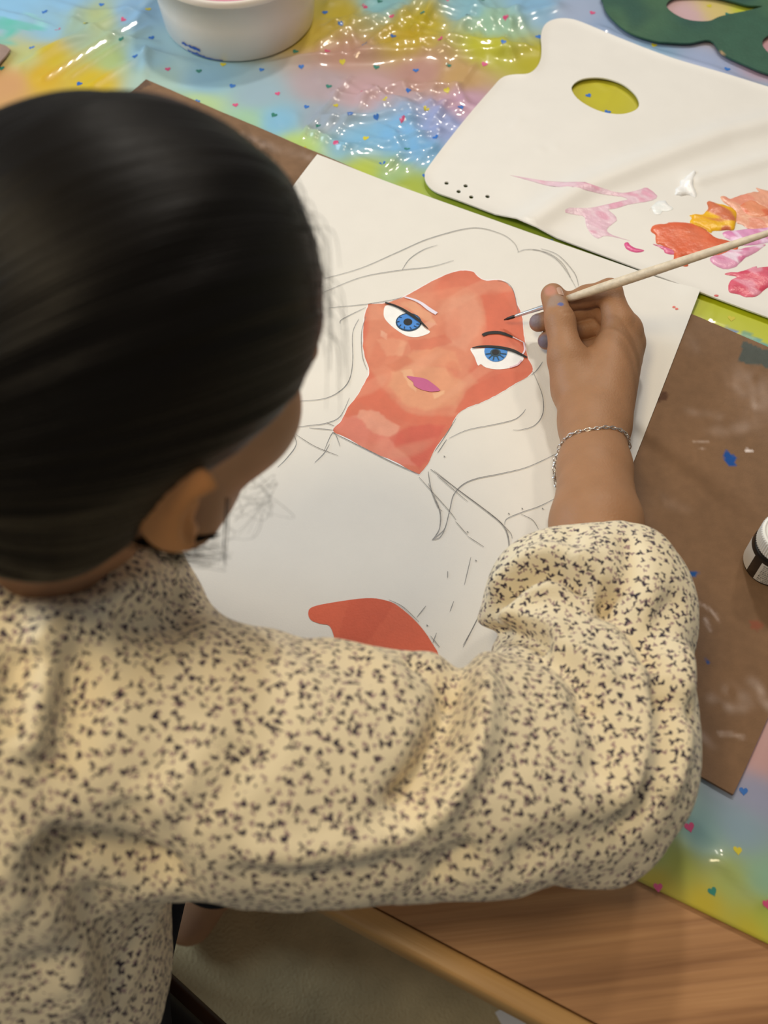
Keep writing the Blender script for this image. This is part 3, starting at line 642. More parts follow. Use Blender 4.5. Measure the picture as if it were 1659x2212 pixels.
blob('paint_blob', cm(1100, 360, .211, [(0,140),(350,200),(750,270),(1050,320),(1200,320),(1330,285),(1400,270),(1500,350),(1460,390),(1380,410),(1200,440),(1080,480),(1000,490),(1060,540),(1090,600),(1010,660),(990,710),(1050,750),(1220,805),(1050,765),(950,760),(900,785),(830,740),(780,660),(770,600),(740,555),(560,545),(600,500),(800,480),(950,450),(1150,400),(1200,385),(1130,360),(950,350),(750,335),(500,290),(250,210)]), [(226, 190, 190), (222, 160, 170), (222, 178, 182)], 0.0002, n=2, jag=0.0002, label='thin watery pink wash')
blob('paint_blob', cm(*G, [(1035,330),(1080,310),(1150,350),(1290,300),(1450,260),(1520,255),(1490,210),(1659,245),(1900,300),(1900,700),(1659,740),(1480,755),(1400,740),(1300,680),(1230,650),(1220,520),(1130,430),(1060,390)]), [(226, 156, 122), (232, 168, 130), (224, 140, 110)], label='peach paint patch')
blob('paint_blob', cm(*G, [(1250,440),(1330,380),(1450,360),(1560,420),(1659,470),(1659,580),(1500,610),(1390,590),(1300,520)]), [(222, 112, 74), (226, 140, 98)], 0.0018, label='orange centre of the peach paint')
blob('paint_blob', cm(*G, [(140,740),(180,690),(330,670),(400,652),(640,665),(760,720),(900,800),(960,850),(1150,890),(1250,960),(1240,1000),(1150,1000),(1050,1070),(800,1080),(560,1090),(610,1190),(590,1220),(500,1200),(430,1150),(420,1050),(300,960),(210,930),(190,870),(200,820),(150,780)]), [(216, 98, 58), (222, 110, 70)], 0.0016, f=.6, label='orange paint pool')
blob('paint_blob', cm(*G, [(850,400),(900,385),(1000,410),(1150,450),(1210,490),(1230,540),(1220,690),(1190,750),(1060,755),(930,760),(900,790),(760,720),(640,660),(660,600),(630,565),(700,545),(800,550),(870,480)]), [(236, 172, 20), (238, 180, 30), (206, 110, 70)], 0.0026, label='yellow paint swirl')
blob('paint_blob', cm(*G, [(680,0),(710,40),(690,100),(670,180),(700,240),(715,290),(700,335),(620,310),(520,325),(440,300),(450,240),(500,190),(500,140),(560,110),(610,60),(660,30)]), [(244, 240, 234)], 0.0035, jag=0.0009, label='thick white paint dab')
blob('paint_blob', cm(*G, [(110,510),(160,440),(210,390),(320,380),(350,430),(420,480),(360,510),(300,520),(240,560),(190,540),(150,470)]), [(236, 232, 222), (228, 222, 210)], 0.0009, jag=0.001, label='faint white paint smear')
blob('paint_blob', cm(*G, [(1060,780),(1250,750),(1659,700),(1900,700),(1900,800),(1659,900),(1350,950),(1200,900),(1100,840)]), [(222, 150, 180), (232, 190, 206), (214, 130, 165)], 0.0012, label='lilac pink paint swipe')
blob('paint_blob', cm(*G, [(900,1110),(1000,1060),(1150,1010),(1350,980),(1600,930),(1500,1020),(1350,1100),(1250,1200),(1130,1250),(1000,1230),(930,1180)]), [(220, 150, 170), (234, 205, 208), (214, 120, 150)], 0.0014, label='streaky pink paint swipe')
blob('paint_blob', cm(*G, [(1130,1480),(1150,1400),(1230,1350),(1080,1320),(1150,1290),(1280,1280),(1480,1210),(1500,1230),(1659,1210),(1900,1230),(1900,1500),(1659,1480),(1500,1590),(1380,1610),(1280,1580),(1140,1540)]), [(218, 96, 110), (224, 140, 150), (208, 70, 90)], 0.0016, label='rose red paint patch')
blob('paint_blob', cm(1100, 360, .211, [(1170,840),(1200,822),(1260,870),(1365,905),(1300,925),(1230,915),(1185,880)]), [(216, 82, 128)], 0.0010, label='small magenta paint dab')
blob('paint_blob', cm(*G, [(170,930),(300,965),(430,1000),(500,1040),(440,1070),(330,1050),(300,1010),(220,960)]), [(214, 100, 130), (228, 160, 175)], 0.0009, label='magenta smear under the orange')
for x, y in ((1543, 648),): blob('paint_blob', ellp(x, y, 5, 3, 10), [(218, 110, 100)], 0.0005, step=0.001, label='tiny red paint spot')

# ================================================================== GREEN CUTOUT, LOOSE CARD
GZ = 0.0060
gh1 = catmull(T2(cm(1280, 0, .2284, [(685,100),(760,25),(900,8),(1100,15),(1300,60),(1450,100),(1590,110),(1450,150),(1300,180),(1180,210),(1080,250),(900,240),(760,180)])), 4, True)
gh2 = catmull(T2([(1643, 107), (1655, 88), (1700, 78), (1750, 95), (1755, 120), (1710, 135), (1665, 130)]), 4, True)
def green_col(p):
    out = np.tile(alb((48, 84, 62)), (len(p), 1)); a = sst(-0.3, 0.8, nz(p, 18, 2)); out = out*(1-a[:, None])+a[:, None]*alb((66, 98, 66))
    a = sst(0.2, 0.9, nz(p, 45, 5)); out = out*(1-a[:, None])+a[:, None]*alb((40, 76, 62))
    d = np.minimum(np.abs(poly_sd(p, green_poly)), np.abs(poly_sd(p, gh1))); a = sst(0.0016, 0.0006, d)*(nz(p, 160, 4) > 0.75)
    out = out*(1-a[:, None]) + a[:, None]*alb((190, 150, 100)); return np.clip(out, 0, .9)
sheet('card_mask', green_poly, mat('green_poster_paint', rough=0.5, var=0.08, vscale=60, bump=0.0004, bscale=300, attr='tint', spec=0.4), holes=[gh1, gh2], step=0.0028,
      ztop=lambda p: GZ+0.0008*(1+nz(p, 10, 3)), thick=0.002, colf=green_col, label='dark green painted card cut-out with eye holes beyond the palette', category='cut-out')
sheet('card_scrap', wob(T2([(-90, 70), (-10, 104), (14, 112), (27, 121), (18, 134), (0, 152), (-90, 215)]), 5, 0.0004, 200), mat('brown_card', tuple(alb((150, 122, 104))), 0.85, 0.1, 80, 0.0003, 500), step=0.006,
      ztop=lambda p: 0.0085+0*p[:, 0], thick=0.0022, label='brown card corner at the left edge beyond the girl', category='card')

# ================================================================== TUB
tub = obj('plastic_tub', None, label='round translucent white plastic tub holding pink paint water', category='tub'); tub.location = (TUBC[0], TUBC[1], TZ+0.0011)
rb, rt, hh = TUB_RB, TUB_RT, TUB_H
tub_m = mat('milky_plastic', (0.80, 0.735, 0.68), 0.33, 0.02, 12, spec=0.5, sss=0.0)
prof = [(0.0, 0.0012), (rb-0.010, 0.0012), (rb-0.006, 0.0), (rb-0.002, 0.0006), (rb, 0.003), (rb+(rt-rb)*.5, hh*.5), (rt-0.0006, hh-0.009), (rt+0.0014, hh-0.008), (rt+0.0022, hh-0.006), (rt+0.0022, hh-0.003), (rt+0.0012, hh-0.0005), (rt, hh), (rt-0.0016, hh-0.0003), (rt-0.0022, hh-0.003), (rt-0.003, hh-0.010), (rb-0.002, 0.006), (rb-0.008, 0.003), (0.0, 0.003)]
obj('tub_body', joinm('tub_body', [lathe(prof, 96)]), tub_m, tub)
wl = [(0.0, hh-0.0175), (rt-0.012, hh-0.0175), (rt-0.0052, hh-0.0170), (rt-0.0052, hh-0.030), (0.0, hh-0.030)]
obj('paint_water', joinm('paint_water', [lathe(wl, 64)]), mat('pink_paint_water', tuple(alb((214, 140, 150))), 0.12, 0.05, 20, spec=0.6), tub)
# blue smear on the tub wall
vv_ = []; ff_ = []
def wallpt(a, z, off=0.0005):
    r = rb + (rt-rb)*min(max(z/hh, 0), 1) + off; return (r*cos(a), r*sin(a), z)
def wallpatch(a0, a1, z0, z1, off=0.0005, n=10, jag=0.0):
    V = [wallpt(a0+(a1-a0)*i/n, (z0 if k == 0 else z1)+jag*rnd.uniform(-1, 1), off) for i in range(n+1) for k in (0, 1)]
    return V, [(2*i, 2*i+2, 2*i+3, 2*i+1) for i in range(n)]
bl = mat('blue_paint', tuple(alb((35, 75, 150))), 0.45, 0.15, 200)
obj('paint_smear', joinm('paint_smear', [wallpatch(radians(228), radians(245), 0.009, 0.013, jag=0.002), wallpatch(radians(233), radians(248), 0.0035, 0.006, jag=0.0012), wallpatch(radians(238), radians(262), 0.0028, 0.0038, jag=0.0005)]), bl, tub, label='blue paint smear')

# ================================================================== JAR
JC = P(1655, 1225)[:2]; JB = BZ+0.0003
jar = obj('paint_jar', None, label='small black paint jar with white ribbed lid on the brown board', category='jar'); jar.location = (JC[0], JC[1], TZ+JB); jar.rotation_euler = (0, 0, 0)
jr = 0.0205; jh = 0.040
jp = [(0, 0.0006), (jr-0.004, 0.0), (jr-0.0015, 0.0006), (jr, 0.003), (jr, jh*.72), (jr-0.0008, jh*.80), (jr-0.003, jh*.88), (jr-0.005, jh*.92), (jr-0.005, jh), (0, jh)]
obj('jar_body', joinm('jar_body', [lathe(jp, 64)]), mat('black_jar_plastic', (0.012, 0.010, 0.010), 0.14, 0, spec=0.6), jar, label='black glossy jar body')
lr = jr-0.0012; V = []; F = []; seg = 120
lz = [(jh*.86, 0), (jh*.86, 1), (jh*1.20, 1), (jh*1.235, .5), (jh*1.25, 0)]
rows = [(lr-0.002, jh*.86, 0), (lr, jh*.865, 1), (lr, jh*1.19, 1), (lr-0.0006, jh*1.225, 0), (lr-0.0022, jh*1.24, 0), (lr-0.0034, jh*1.225, 0), (0.0, jh*1.222, 0)]
for i in range(seg):
    a = 2*pi*i/seg
    for r, z, k in rows: rr = r + (0.00035*(1 if (i % 2) else -1) if k else 0); V.append((rr*cos(a), rr*sin(a), z))
nr = len(rows)
for i in range(seg):
    j = (i+1) % seg
    for k in range(nr-1): F.append((i*nr+k, j*nr+k, j*nr+k+1, i*nr+k+1))
obj('lid', joinm('lid', [(V, F)], False), mat('white_lid_plastic', (0.80, 0.80, 0.78), 0.4, 0), jar, label='white ribbed screw lid')
lab_m = mat('jar_label_paper', (0.74, 0.72, 0.69), 0.5, 0.03)
def cyl(a0, a1, z0, z1, off, n=16):
    V = [((jr+off)*cos(a0+(a1-a0)*i/n), (jr+off)*sin(a0+(a1-a0)*i/n), z) for i in range(n+1) for z in (z0, z1)]
    return V, [(2*i, 2*i+2, 2*i+3, 2*i+1) for i in range(n)]
lb = obj('jar_label', joinm('jar_label', [cyl(radians(222), radians(330), 0.0035, 0.0275, 0.0002)]), lab_m, jar)
lb2 = obj('jar_label', joinm('jar_label', [cyl(radians(150), radians(200), 0.0045, 0.0275, 0.0002, 10)]), lab_m, jar)
ink = mat('label_ink', (0.03, 0.03, 0.03), 0.6, 0)
txt = ['INDICATIONS: SEE BACK', 'CONFORMS TO ASTM D-4236', 'OF USE SHAKE WELL', 'RESTE SOUPLE A LA', 'PAINT FOR CRAFTS. ACT', 'CONTAINS 59 ml 2 oz', 'Peinture acrylique', 'All Colours, 2 fl oz', '© 1800 CONTACT LINE']
rows_t = []
for i, t in enumerate(txt):
    cu = bpy.data.curves.new('line_of_print', 'FONT'); cu.body = t; cu.size = 0.0030 if i != 6 else 0.0036; cu.resolution_u = 1
    tmp = bpy.data.objects.new('tmp', cu); COL.objects.link(tmp); rows_t.append((tmp, i))
bpy.context.view_layer.update(); dg = bpy.context.evaluated_depsgraph_get()
tv = []
for tmp, i in rows_t:
    m0 = tmp.evaluated_get(dg).to_mesh(); co = [tuple(v.co) for v in m0.vertices]; fa = [tuple(p.vertices) for p in m0.polygons]
    z0 = 0.0245 - i*0.0025; a0 = radians(228)
    tv.append(([((jr+0.0004)*cos(a0+x/jr), (jr+0.0004)*sin(a0+x/jr), z0+y*.75) for x, y, _ in co], fa)); tmp.to_mesh_clear()
for tmp, i in rows_t: bpy.data.objects.remove(tmp)
obj('label_print', joinm('label_print', tv, False), ink, lb)

# ================================================================== PERSON
skin = mat('brown_skin', rough=0.52, var=0.05, vscale=70, bump=0.0003, bscale=600, attr='tint', spec=0.35, sss=0.12)
HCN = np.array([-0.127, -0.131, TZ+0.377])
def headaxes(h, p, r):
    h, p, r = map(radians, (h, p, r)); f = np.array([cos(h)*cos(p), sin(h)*cos(p), -sin(p)]); R0 = np.array([sin(h), -cos(h), 0]); U_ = np.cross(R0, f)
    R_ = R0*cos(r)-U_*sin(r); return f, R_, np.cross(R_, f)
hf, hr, hu = headaxes(40.3, 18, 3.6)
HM = np.stack([hf, hr, hu], 1)                       # columns: forward, right, up
def H(a, b, c): return HCN + hf*a + hr*b + hu*c
def pw3(x, y, z): return P(x, y, z)
# --- hand and forearm (fine)
def q(x, y, z, r): return (P(x, y, z), r)
wr = (1278, 915, .043)
fingers = [
 [q(1336, 694, .056, .0125), q(1316, 630, .064, .0108), q(1266, 640, .056, .0092), q(1226, 652, .049, .0080)],
 [q(1353, 712, .048, .0125), q(1292, 662, .041, .0106), q(1216, 684, .033, .0094), q(1163, 697, .027, .0082)],
 [q(1360, 742, .036, .0122), q(1298, 702, .030, .0100), q(1228, 720, .024, .0090), q(1181, 736, .019, .0080)],
 [q(1350, 782, .025, .0115), q(1300, 748, .020, .0088), q(1245, 758, .017, .0078), q(1210, 768, .0145, .0072)]]
thumb = [q(1252, 850, .040, .0165), q(1224, 772, .050, .0150), q(1210, 694, .058, .0118), q(1194, 638, .054, .0105)]
palm = [chain([q(wr[0]+12, wr[1], wr[2], .0215), q(1336, 700, .052, .0125)]), chain([q(wr[0]+18, wr[1], wr[2]-.002, .0215), q(1352, 716, .045, .0125)]),
        chain([q(wr[0]+20, wr[1], wr[2]-.004, .020), q(1358, 746, .034, .0125)]), chain([q(wr[0]+14, wr[1], wr[2]-.006, .020), q(1348, 786, .024, .0120)]),
        chain([q(wr[0]-14, wr[1], wr[2], .0195), q(1244, 840, .040, .0185), q(1232, 790, .046, .0155)]), chain([q(1250, 830, .036, .018), q(1325, 760, .034, .016)])]
def hand_sdf(p):
    d = union(palm, 0.012)(p)
    d = smin(d, chain([q(wr[0]-9, wr[1], wr[2]+.001, .0195), q(1271, 1010, .055, .0225), q(1270, 1130, .068, .0270), q(1268, 1330, .076, .026)], .01)(p), .014)
    d = smin(d, chain([q(wr[0]+16, wr[1], wr[2]-.001, .0195), q(1298, 1010, .053, .0225), q(1306, 1130, .066, .0270), q(1300, 1330, .074, .026)], .01)(p), .014)
    fs = None
    for i, fg in enumerate(fingers):
        c = chain(fg, .004)(p); fs = c if fs is None else smin(fs, c, .0012)
    d = smin(d, fs, .007)
    d = smin(d, chain(thumb, .007)(p), .007)
    return d
VH, FH = nets(hand_sdf, P(1160, 1330, .0)-np.array([.03, .0, .01]), P(1400, 560, .05)+np.array([.03, .02, .08]), 0.0013)
# --- coarse body
SH = P(420, 1590, .165); EL = P(1290, 1560, .085)
NB = P(60, 1290, .17); CH = P(-50, 1600, .15); WA = P(-40, 2080, .01); HP = P(0, 2420, -.14)
SHL = NB + (NB-SH)*0.9 + np.array([0, 0, -.02])
ELL = np.array([-.60, -.10, TZ+.10]); WRL = np.array([-.52, .12, TZ+.050])
arm_r = union([cone(NB+np.array([.02, 0, -.03]), SH, .050, .042), cone(SH, EL, .042, .032), cone(EL, P(1285, 1380, .078), .034, .029), cone(P(1285, 1380, .078), P(1285, 1200, .070), .029, .026)], .02)
arm_l = union([cone(NB+np.array([-.02, 0, -.03]), SHL, .055, .048), cone(SHL, ELL, .047, .036), cone(ELL, WRL, .036, .024)], .02)
lh = [cone(WRL, WRL+np.array([.03, .07, -.010]), .022, .016)] + [cone(WRL+np.array([.02+.012*i, .085-.006*i, -.012]), WRL+np.array([.03+.022*i, .165-.014*abs(i-1), -.020]), .009, .007) for i in range(-1, 3)] + [cone(WRL+np.array([.035, .03, -.01]), WRL+np.array([.085, .075, -.02]), .011, .008)]
def head_sdf(p):
    c = HCN
    d = ell(H(-.008, 0, .008), (.093, .074, .088), HM)(p)
    d = smin(d, ell(H(.030, 0, -.045), (.066, .060, .078), HM)(p), .03)
    d = smin(d, cone(H(.020, .052, -.090), H(.072, .016, -.120), .020, .018)(p), .03)
    d = smin(d, cone(H(.020, -.052, -.090), H(.072, -.016, -.120), .020, .018)(p), .03)
    for s in (1, -1): d = smin(d, ell(H(.060, .039*s, -.050), (.031, .027, .031), HM)(p), .02)
    d = smin(d, cone(H(.092, 0, -.018), H(.104, 0, -.050), .007, .009)(p), .012)
    for s in (1, -1):
        d = smin(d, ell(H(.098, .011*s, -.054), (.009, .006, .007), HM)(p), .006)
        d = smax(d, -ell(H(.105, .032*s, -.016), (.012, .016, .009), HM)(p), .010)
        d = smin(d, ell(H(.0905, .032*s, -.016), (.011, .014, .0105), HM)(p), .003)
        d = smin(d, cone(H(.098, .014*s, .002), H(.080, .048*s, .000), .005, .004)(p), .012)
    d = smin(d, ell(H(.094, 0, -.077), (.010, .024, .006), HM)(p), .006)
    d = smin(d, ell(H(.092, 0, -.088), (.010, .020, .006), HM)(p), .004)
    # ears: rim, lobe and bowl
    for s in (1, -1):
        a, b = radians(40), radians(-20)
        ax = np.array([cos(a), sin(a)*s, 0]); ay = np.array([-sin(a), cos(a)*s, 0]); az = np.array([sin(b)*1.0, 0.10*s, 1.0]); az /= np.linalg.norm(az)
        M = np.stack([HM @ ax, HM @ ay, HM @ az], 1); M, _ = np.linalg.qr(M)
        e = ell(H(-.014, .086*s, -.031), (.0185, .0070, .0310), M)(p)
        e = smin(e, ell(H(-.006, .079*s, -.058), (.010, .006, .010), M)(p), .006)
        e = smax(e, -ell(H(-.005, .0955*s, -.034), (.0120, .0060, .020), M)(p), .004)
        d = smin(d, e, .006)
    # neck
    d = smin(d, cone(H(-.025, 0, -.060), NB+np.array([0, 0, .0]), .052, .058)(p), .025)
    return d
def torso_core(p):
    d = union([cone(NB, CH, .055, .085), cone(CH, WA, .085, .075), cone(WA, HP, .075, .085)], .05)(p)
    return d
KN_R = P(560, 1560, -.19); HJ_R = HP+np.array([.022, .03, -.015]); AN_R = P(470, 1900, -.655)
HJ_L = HP+np.array([-.11, .05, 0]); KN_L = HJ_L+np.array([.06, .42, .0]); AN_L = KN_L+np.array([.02, -.02, -.47])
KN_R = HJ_R + np.array([.070, .40, .005])
HEEL_R = P(408, 1985, -.700); TOE_R = P(560, 1760, -.715)
def feet(p):
    d = chain([(AN_R+np.array([0, 0, .06]), .036), (AN_R, .031), (HEEL_R+np.array([0, 0, .004]), .029)], .02)(p)
    mid = HEEL_R*.5+TOE_R*.5+np.array([0, 0, .012]); w = np.array([.82, .55, 0.]); w = np.cross(TOE_R-HEEL_R, [0, 0, 1]); w /= np.linalg.norm(w)
    d = smin(d, chain([(HEEL_R, .028), (mid, .031), (TOE_R+w*.0, .026)], .02)(p), .02)
    for i, k in enumerate((-2, -1, 0, 1, 2)):
        a = TOE_R+w*.0125*k; u = (TOE_R-HEEL_R)/np.linalg.norm(TOE_R-HEEL_R)
        d = smin(d, cone(a, a+u*(.036-.004*i)+np.array([0, 0, -.002]), .012, .010-.001*i)(p), .004)
    A2 = AN_L; h2 = A2+np.array([0, -.03, -.045]); t2 = A2+np.array([.02, .14, -.055])
    d = np.minimum(d, chain([(A2+np.array([0, 0, .06]), .036), (A2, .031), (h2, .028), ((h2+t2)/2+np.array([0, 0, .012]), .031), (t2, .024)], .02)(p))
    return d
def body_sdf(p):
    d = smin(torso_core(p), arm_r(p), .04); d = smin(d, arm_l(p), .04); d = smin(d, union(lh, .008)(p), .006)
    return d
VB, FB = nets(body_sdf, (-.72, -.62, TZ-.36), (.25, .36, TZ+.30), 0.0075)
VHd, FHd = nets(head_sdf, HCN-np.array([.19, .19, .24]), HCN+np.array([.19, .19, .17]), 0.0022)
VFt, FFt = nets(feet, np.minimum(AN_R, AN_L)-np.array([.2, .2, .12]), np.maximum(AN_R, AN_L)+np.array([.2, .32, .12]), 0.005)
Vb = []; Fb = []; n = 0; Cc = []
sk = lin((176, 126, 86))/WHITE*0.62
for V_, F_, kind_ in ((VH, FH, 'hand'), (VHd, FHd, 'head'), (VB, FB, 'body'), (VFt, FFt, 'feet')):
    c = np.tile(sk, (len(V_), 1))
    if kind_ == 'hand':
        # creases at the thumb joint and base, small wrinkles
        N_ = vnormals(V_, F_)
        def crease(pts, dep, w):
            global V_
            L_ = [P(a, b, zz) for a, b, zz in pts]; d = np.full(len(V_), 1e9)
            for a, b in zip(L_[:-1], L_[1:]):
                e = b-a; w_ = V_-a; t = np.clip((w_ @ e)/(e @ e), 0, 1); d = np.minimum(d, np.linalg.norm(w_-t[:, None]*e, axis=1))
            V_ = V_ - N_*(dep*np.exp(-(d/w)**2))[:, None]
        crease([(1176, 672, .068), (1205, 662, .072), (1232, 662, .068)], .0006, .0016)
        crease([(1184, 680, .070), (1210, 674, .074), (1236, 676, .068)], .0005, .0014)
        crease([(1184, 756, .060), (1200, 754, .066)], .0008, .0012); crease([(1190, 826, .055), (1208, 828, .062)], .0006, .0012)
        crease([(1296, 664, .073), (1310, 658, .076), (1322, 660, .076)], .0005, .0012)
        def smear(x, y, z, r, colr, k):
            global c
            d = np.linalg.norm(V_-P(x, y, z), axis=1); a = k*sst(r, r*.45, d+.0016*nz(V_, 300, 3))
            c = c*(1-a[:, None]) + a[:, None]*alb(colr)
        smear(1152, 690, .033, .011, (120, 112, 116), .8); smear(1170, 738, .024, .010, (100, 96, 108), .85)
        smear(1200, 652, .066, .011, (150, 132, 118), .55); smear(1209, 655, .070, .0028, (75, 95, 150), .8); smear(1188, 625, .066, .009, (205, 135, 115), .5)
        d = np.linalg.norm(V_-P(1175, 660, .055), axis=1)
    elif kind_ == 'head':
        qh = (V_-HCN) @ HM
        er = sst(.070, .078, np.abs(qh[:, 1]))*(np.abs(qh[:, 0]+.010) < .030)
        c = c*(1-er[:, None]*.55) + er[:, None]*.55*np.array([.62, .25, .06])  # orange light through the ears, mixed into the skin colour
        lip = (np.abs(qh[:, 1]) < .024)*(qh[:, 0] > .088)*(qh[:, 2] < -.071)*(qh[:, 2] > -.094)
        c[lip.astype(bool)] *= np.array([.95, .6, .6])
        brow = (np.abs(np.abs(qh[:, 1])-.031) < .015)*(qh[:, 0] > .07)*(np.abs(qh[:, 2]-.001) < .0022); c[brow.astype(bool)] = (.01, .008, .007)
        ey = (((np.abs(qh[:, 1])-.032)/.012)**2 + ((qh[:, 2]+.018)/.0035)**2 < 1)*(qh[:, 0] > .07); c[ey] = (.02, .012, .01)
    Vb.append(V_); Fb.append(F_+n); n += len(V_); Cc.append(c)
me = mesh('person', np.concatenate(Vb), np.concatenate(Fb)); attr_color(me, np.concatenate(Cc))
person = obj('person', me, skin, label='dark haired girl in a flowery cream blouse leaning over the table with a thin brush', category='person')
# thumb nail
def nail(c, n_, u, a, b, name='thumb_nail'):
    n_ = n_/np.linalg.norm(n_); u = u-n_*(u @ n_); u /= np.linalg.norm(u); w = np.cross(n_, u); V = []; F = []
    nu_ = 9
    for i in range(nu_):
        for j in range(nu_):
            s = -1+2*i/(nu_-1); t = -1+2*j/(nu_-1); x = s*sqrt(1-t*t/2); y = t*sqrt(1-s*s/2)
            V.append(tuple(c + u*a*x + w*b*y + n_*(.0012-.0022*y*y-.0004*x*x)))
    F = [(i*nu_+j, (i+1)*nu_+j, (i+1)*nu_+j+1, i*nu_+j+1) for i in range(nu_-1) for j in range(nu_-1)]
    return obj(name, joinm(name, [(V, F)]), nail_m, person)
nail_m = mat('fingernail', (0.52, 0.33, 0.25), 0.25, 0.03)
tc_ = P(1208, 634, .0625)
dd, gg = grad(hand_sdf, np.array([tc_]), .0005)
tc_ = tc_ - gg[0]*(dd[0]-.0000)
nail(tc_ - gg[0]*.0004, gg[0], P(1194, 638, .054)-P(1210, 694, .058), .0055, .0042)

# --- blouse
def bq(x, y, z, r): return (P(x, y, z), r)
bl_parts = dict(
  arm=chain([bq(330, 1620, .165, .074), bq(560, 1650, .155, .0700), bq(760, 1672, .14, .0655), bq(1000, 1676, .12, .0655), bq(1200, 1650, .10, .068)], .03),
  elbow=union([ell(P(1240, 1636, .09), (.074, .080, .062)), ell(P(1312, 1590, .082), (.054, .078, .060))], .03),
  fore=union([chain([bq(1290, 1500, .082, .060), bq(1280, 1370, .080, .062)], .03), ell(P(1272, 1300, .080), (.063, .058, .054)), ell(P(1180, 1310, .075), (.040, .050, .046)), ell(P(1352, 1320, .075), (.041, .058, .048))], .025))
collar = NB+np.array([.01, .0, .035])
def blouse_sdf(p):
    d = bl_parts['arm'](p)
    t = union([cone(NB+np.array([0, 0, -.015]), CH, .078, .120), cone(CH, WA, .118, .108), cone(WA, HP+np.array([-.02, -.01, .03]), .104, .102)], .06)(p)
    t = smin(t, cone(NB+np.array([.03, -.02, -.02]), P(330, 1590, .15), .068, .072)(p), .05)
    t = smin(t, cone(NB+np.array([-.02, 0, -.03]), SHL, .075, .075)(p), .05)
    la = chain([(SHL, .070), ((SHL+ELL)/2, .066), (ELL, .064)], .03)(p); lf = chain([(ELL, .062), ((ELL+WRL)/2, .054), (WRL*.85+ELL*.15, .034)], .03)(p)
    t = smin(t, smin(la, lf, .02), .03)
    d = smin(d, t, .022)
    d = smin(d, smin(cone(P(235, 1320, .185), P(268, 1350, .175), .056, .034)(p), cone(P(-90, 1320, .222), P(140, 1350, .218), .062, .056)(p), .02), .012)        # stand of the collar and shoulder yoke
    g = smin(bl_parts['elbow'](p), bl_parts['fore'](p), .02)
    d = smin(d, g, .010)
    # hem opening for the trousers side
    return d
VS, FS = nets(blouse_sdf, (-.72, -.70, TZ-.42), (.36, .16, TZ+.30), 0.0028)
keep = None
N_ = vnormals(VS, FS)
def raypts(pts, n=6):
    """drop photograph pixels onto the blouse surface (sphere tracing)"""
    pts = catmull(pts, n); o = np.tile(CAM, (len(pts), 1))
    r = FW[None] + np.array([[1, 0, 0]])*((pts[:, 0]-829.5)/FPX)[:, None] - UPV[None]*((pts[:, 1]-1106)/FPX)[:, None]; r /= np.linalg.norm(r, axis=1)[:, None]
    t = np.full(len(pts), .2)
    for _ in range(60): t = t + np.clip(blouse_sdf(o+r*t[:, None]), -.05, .05)*.8
    return (o+r*t[:, None])[t < 1.4]
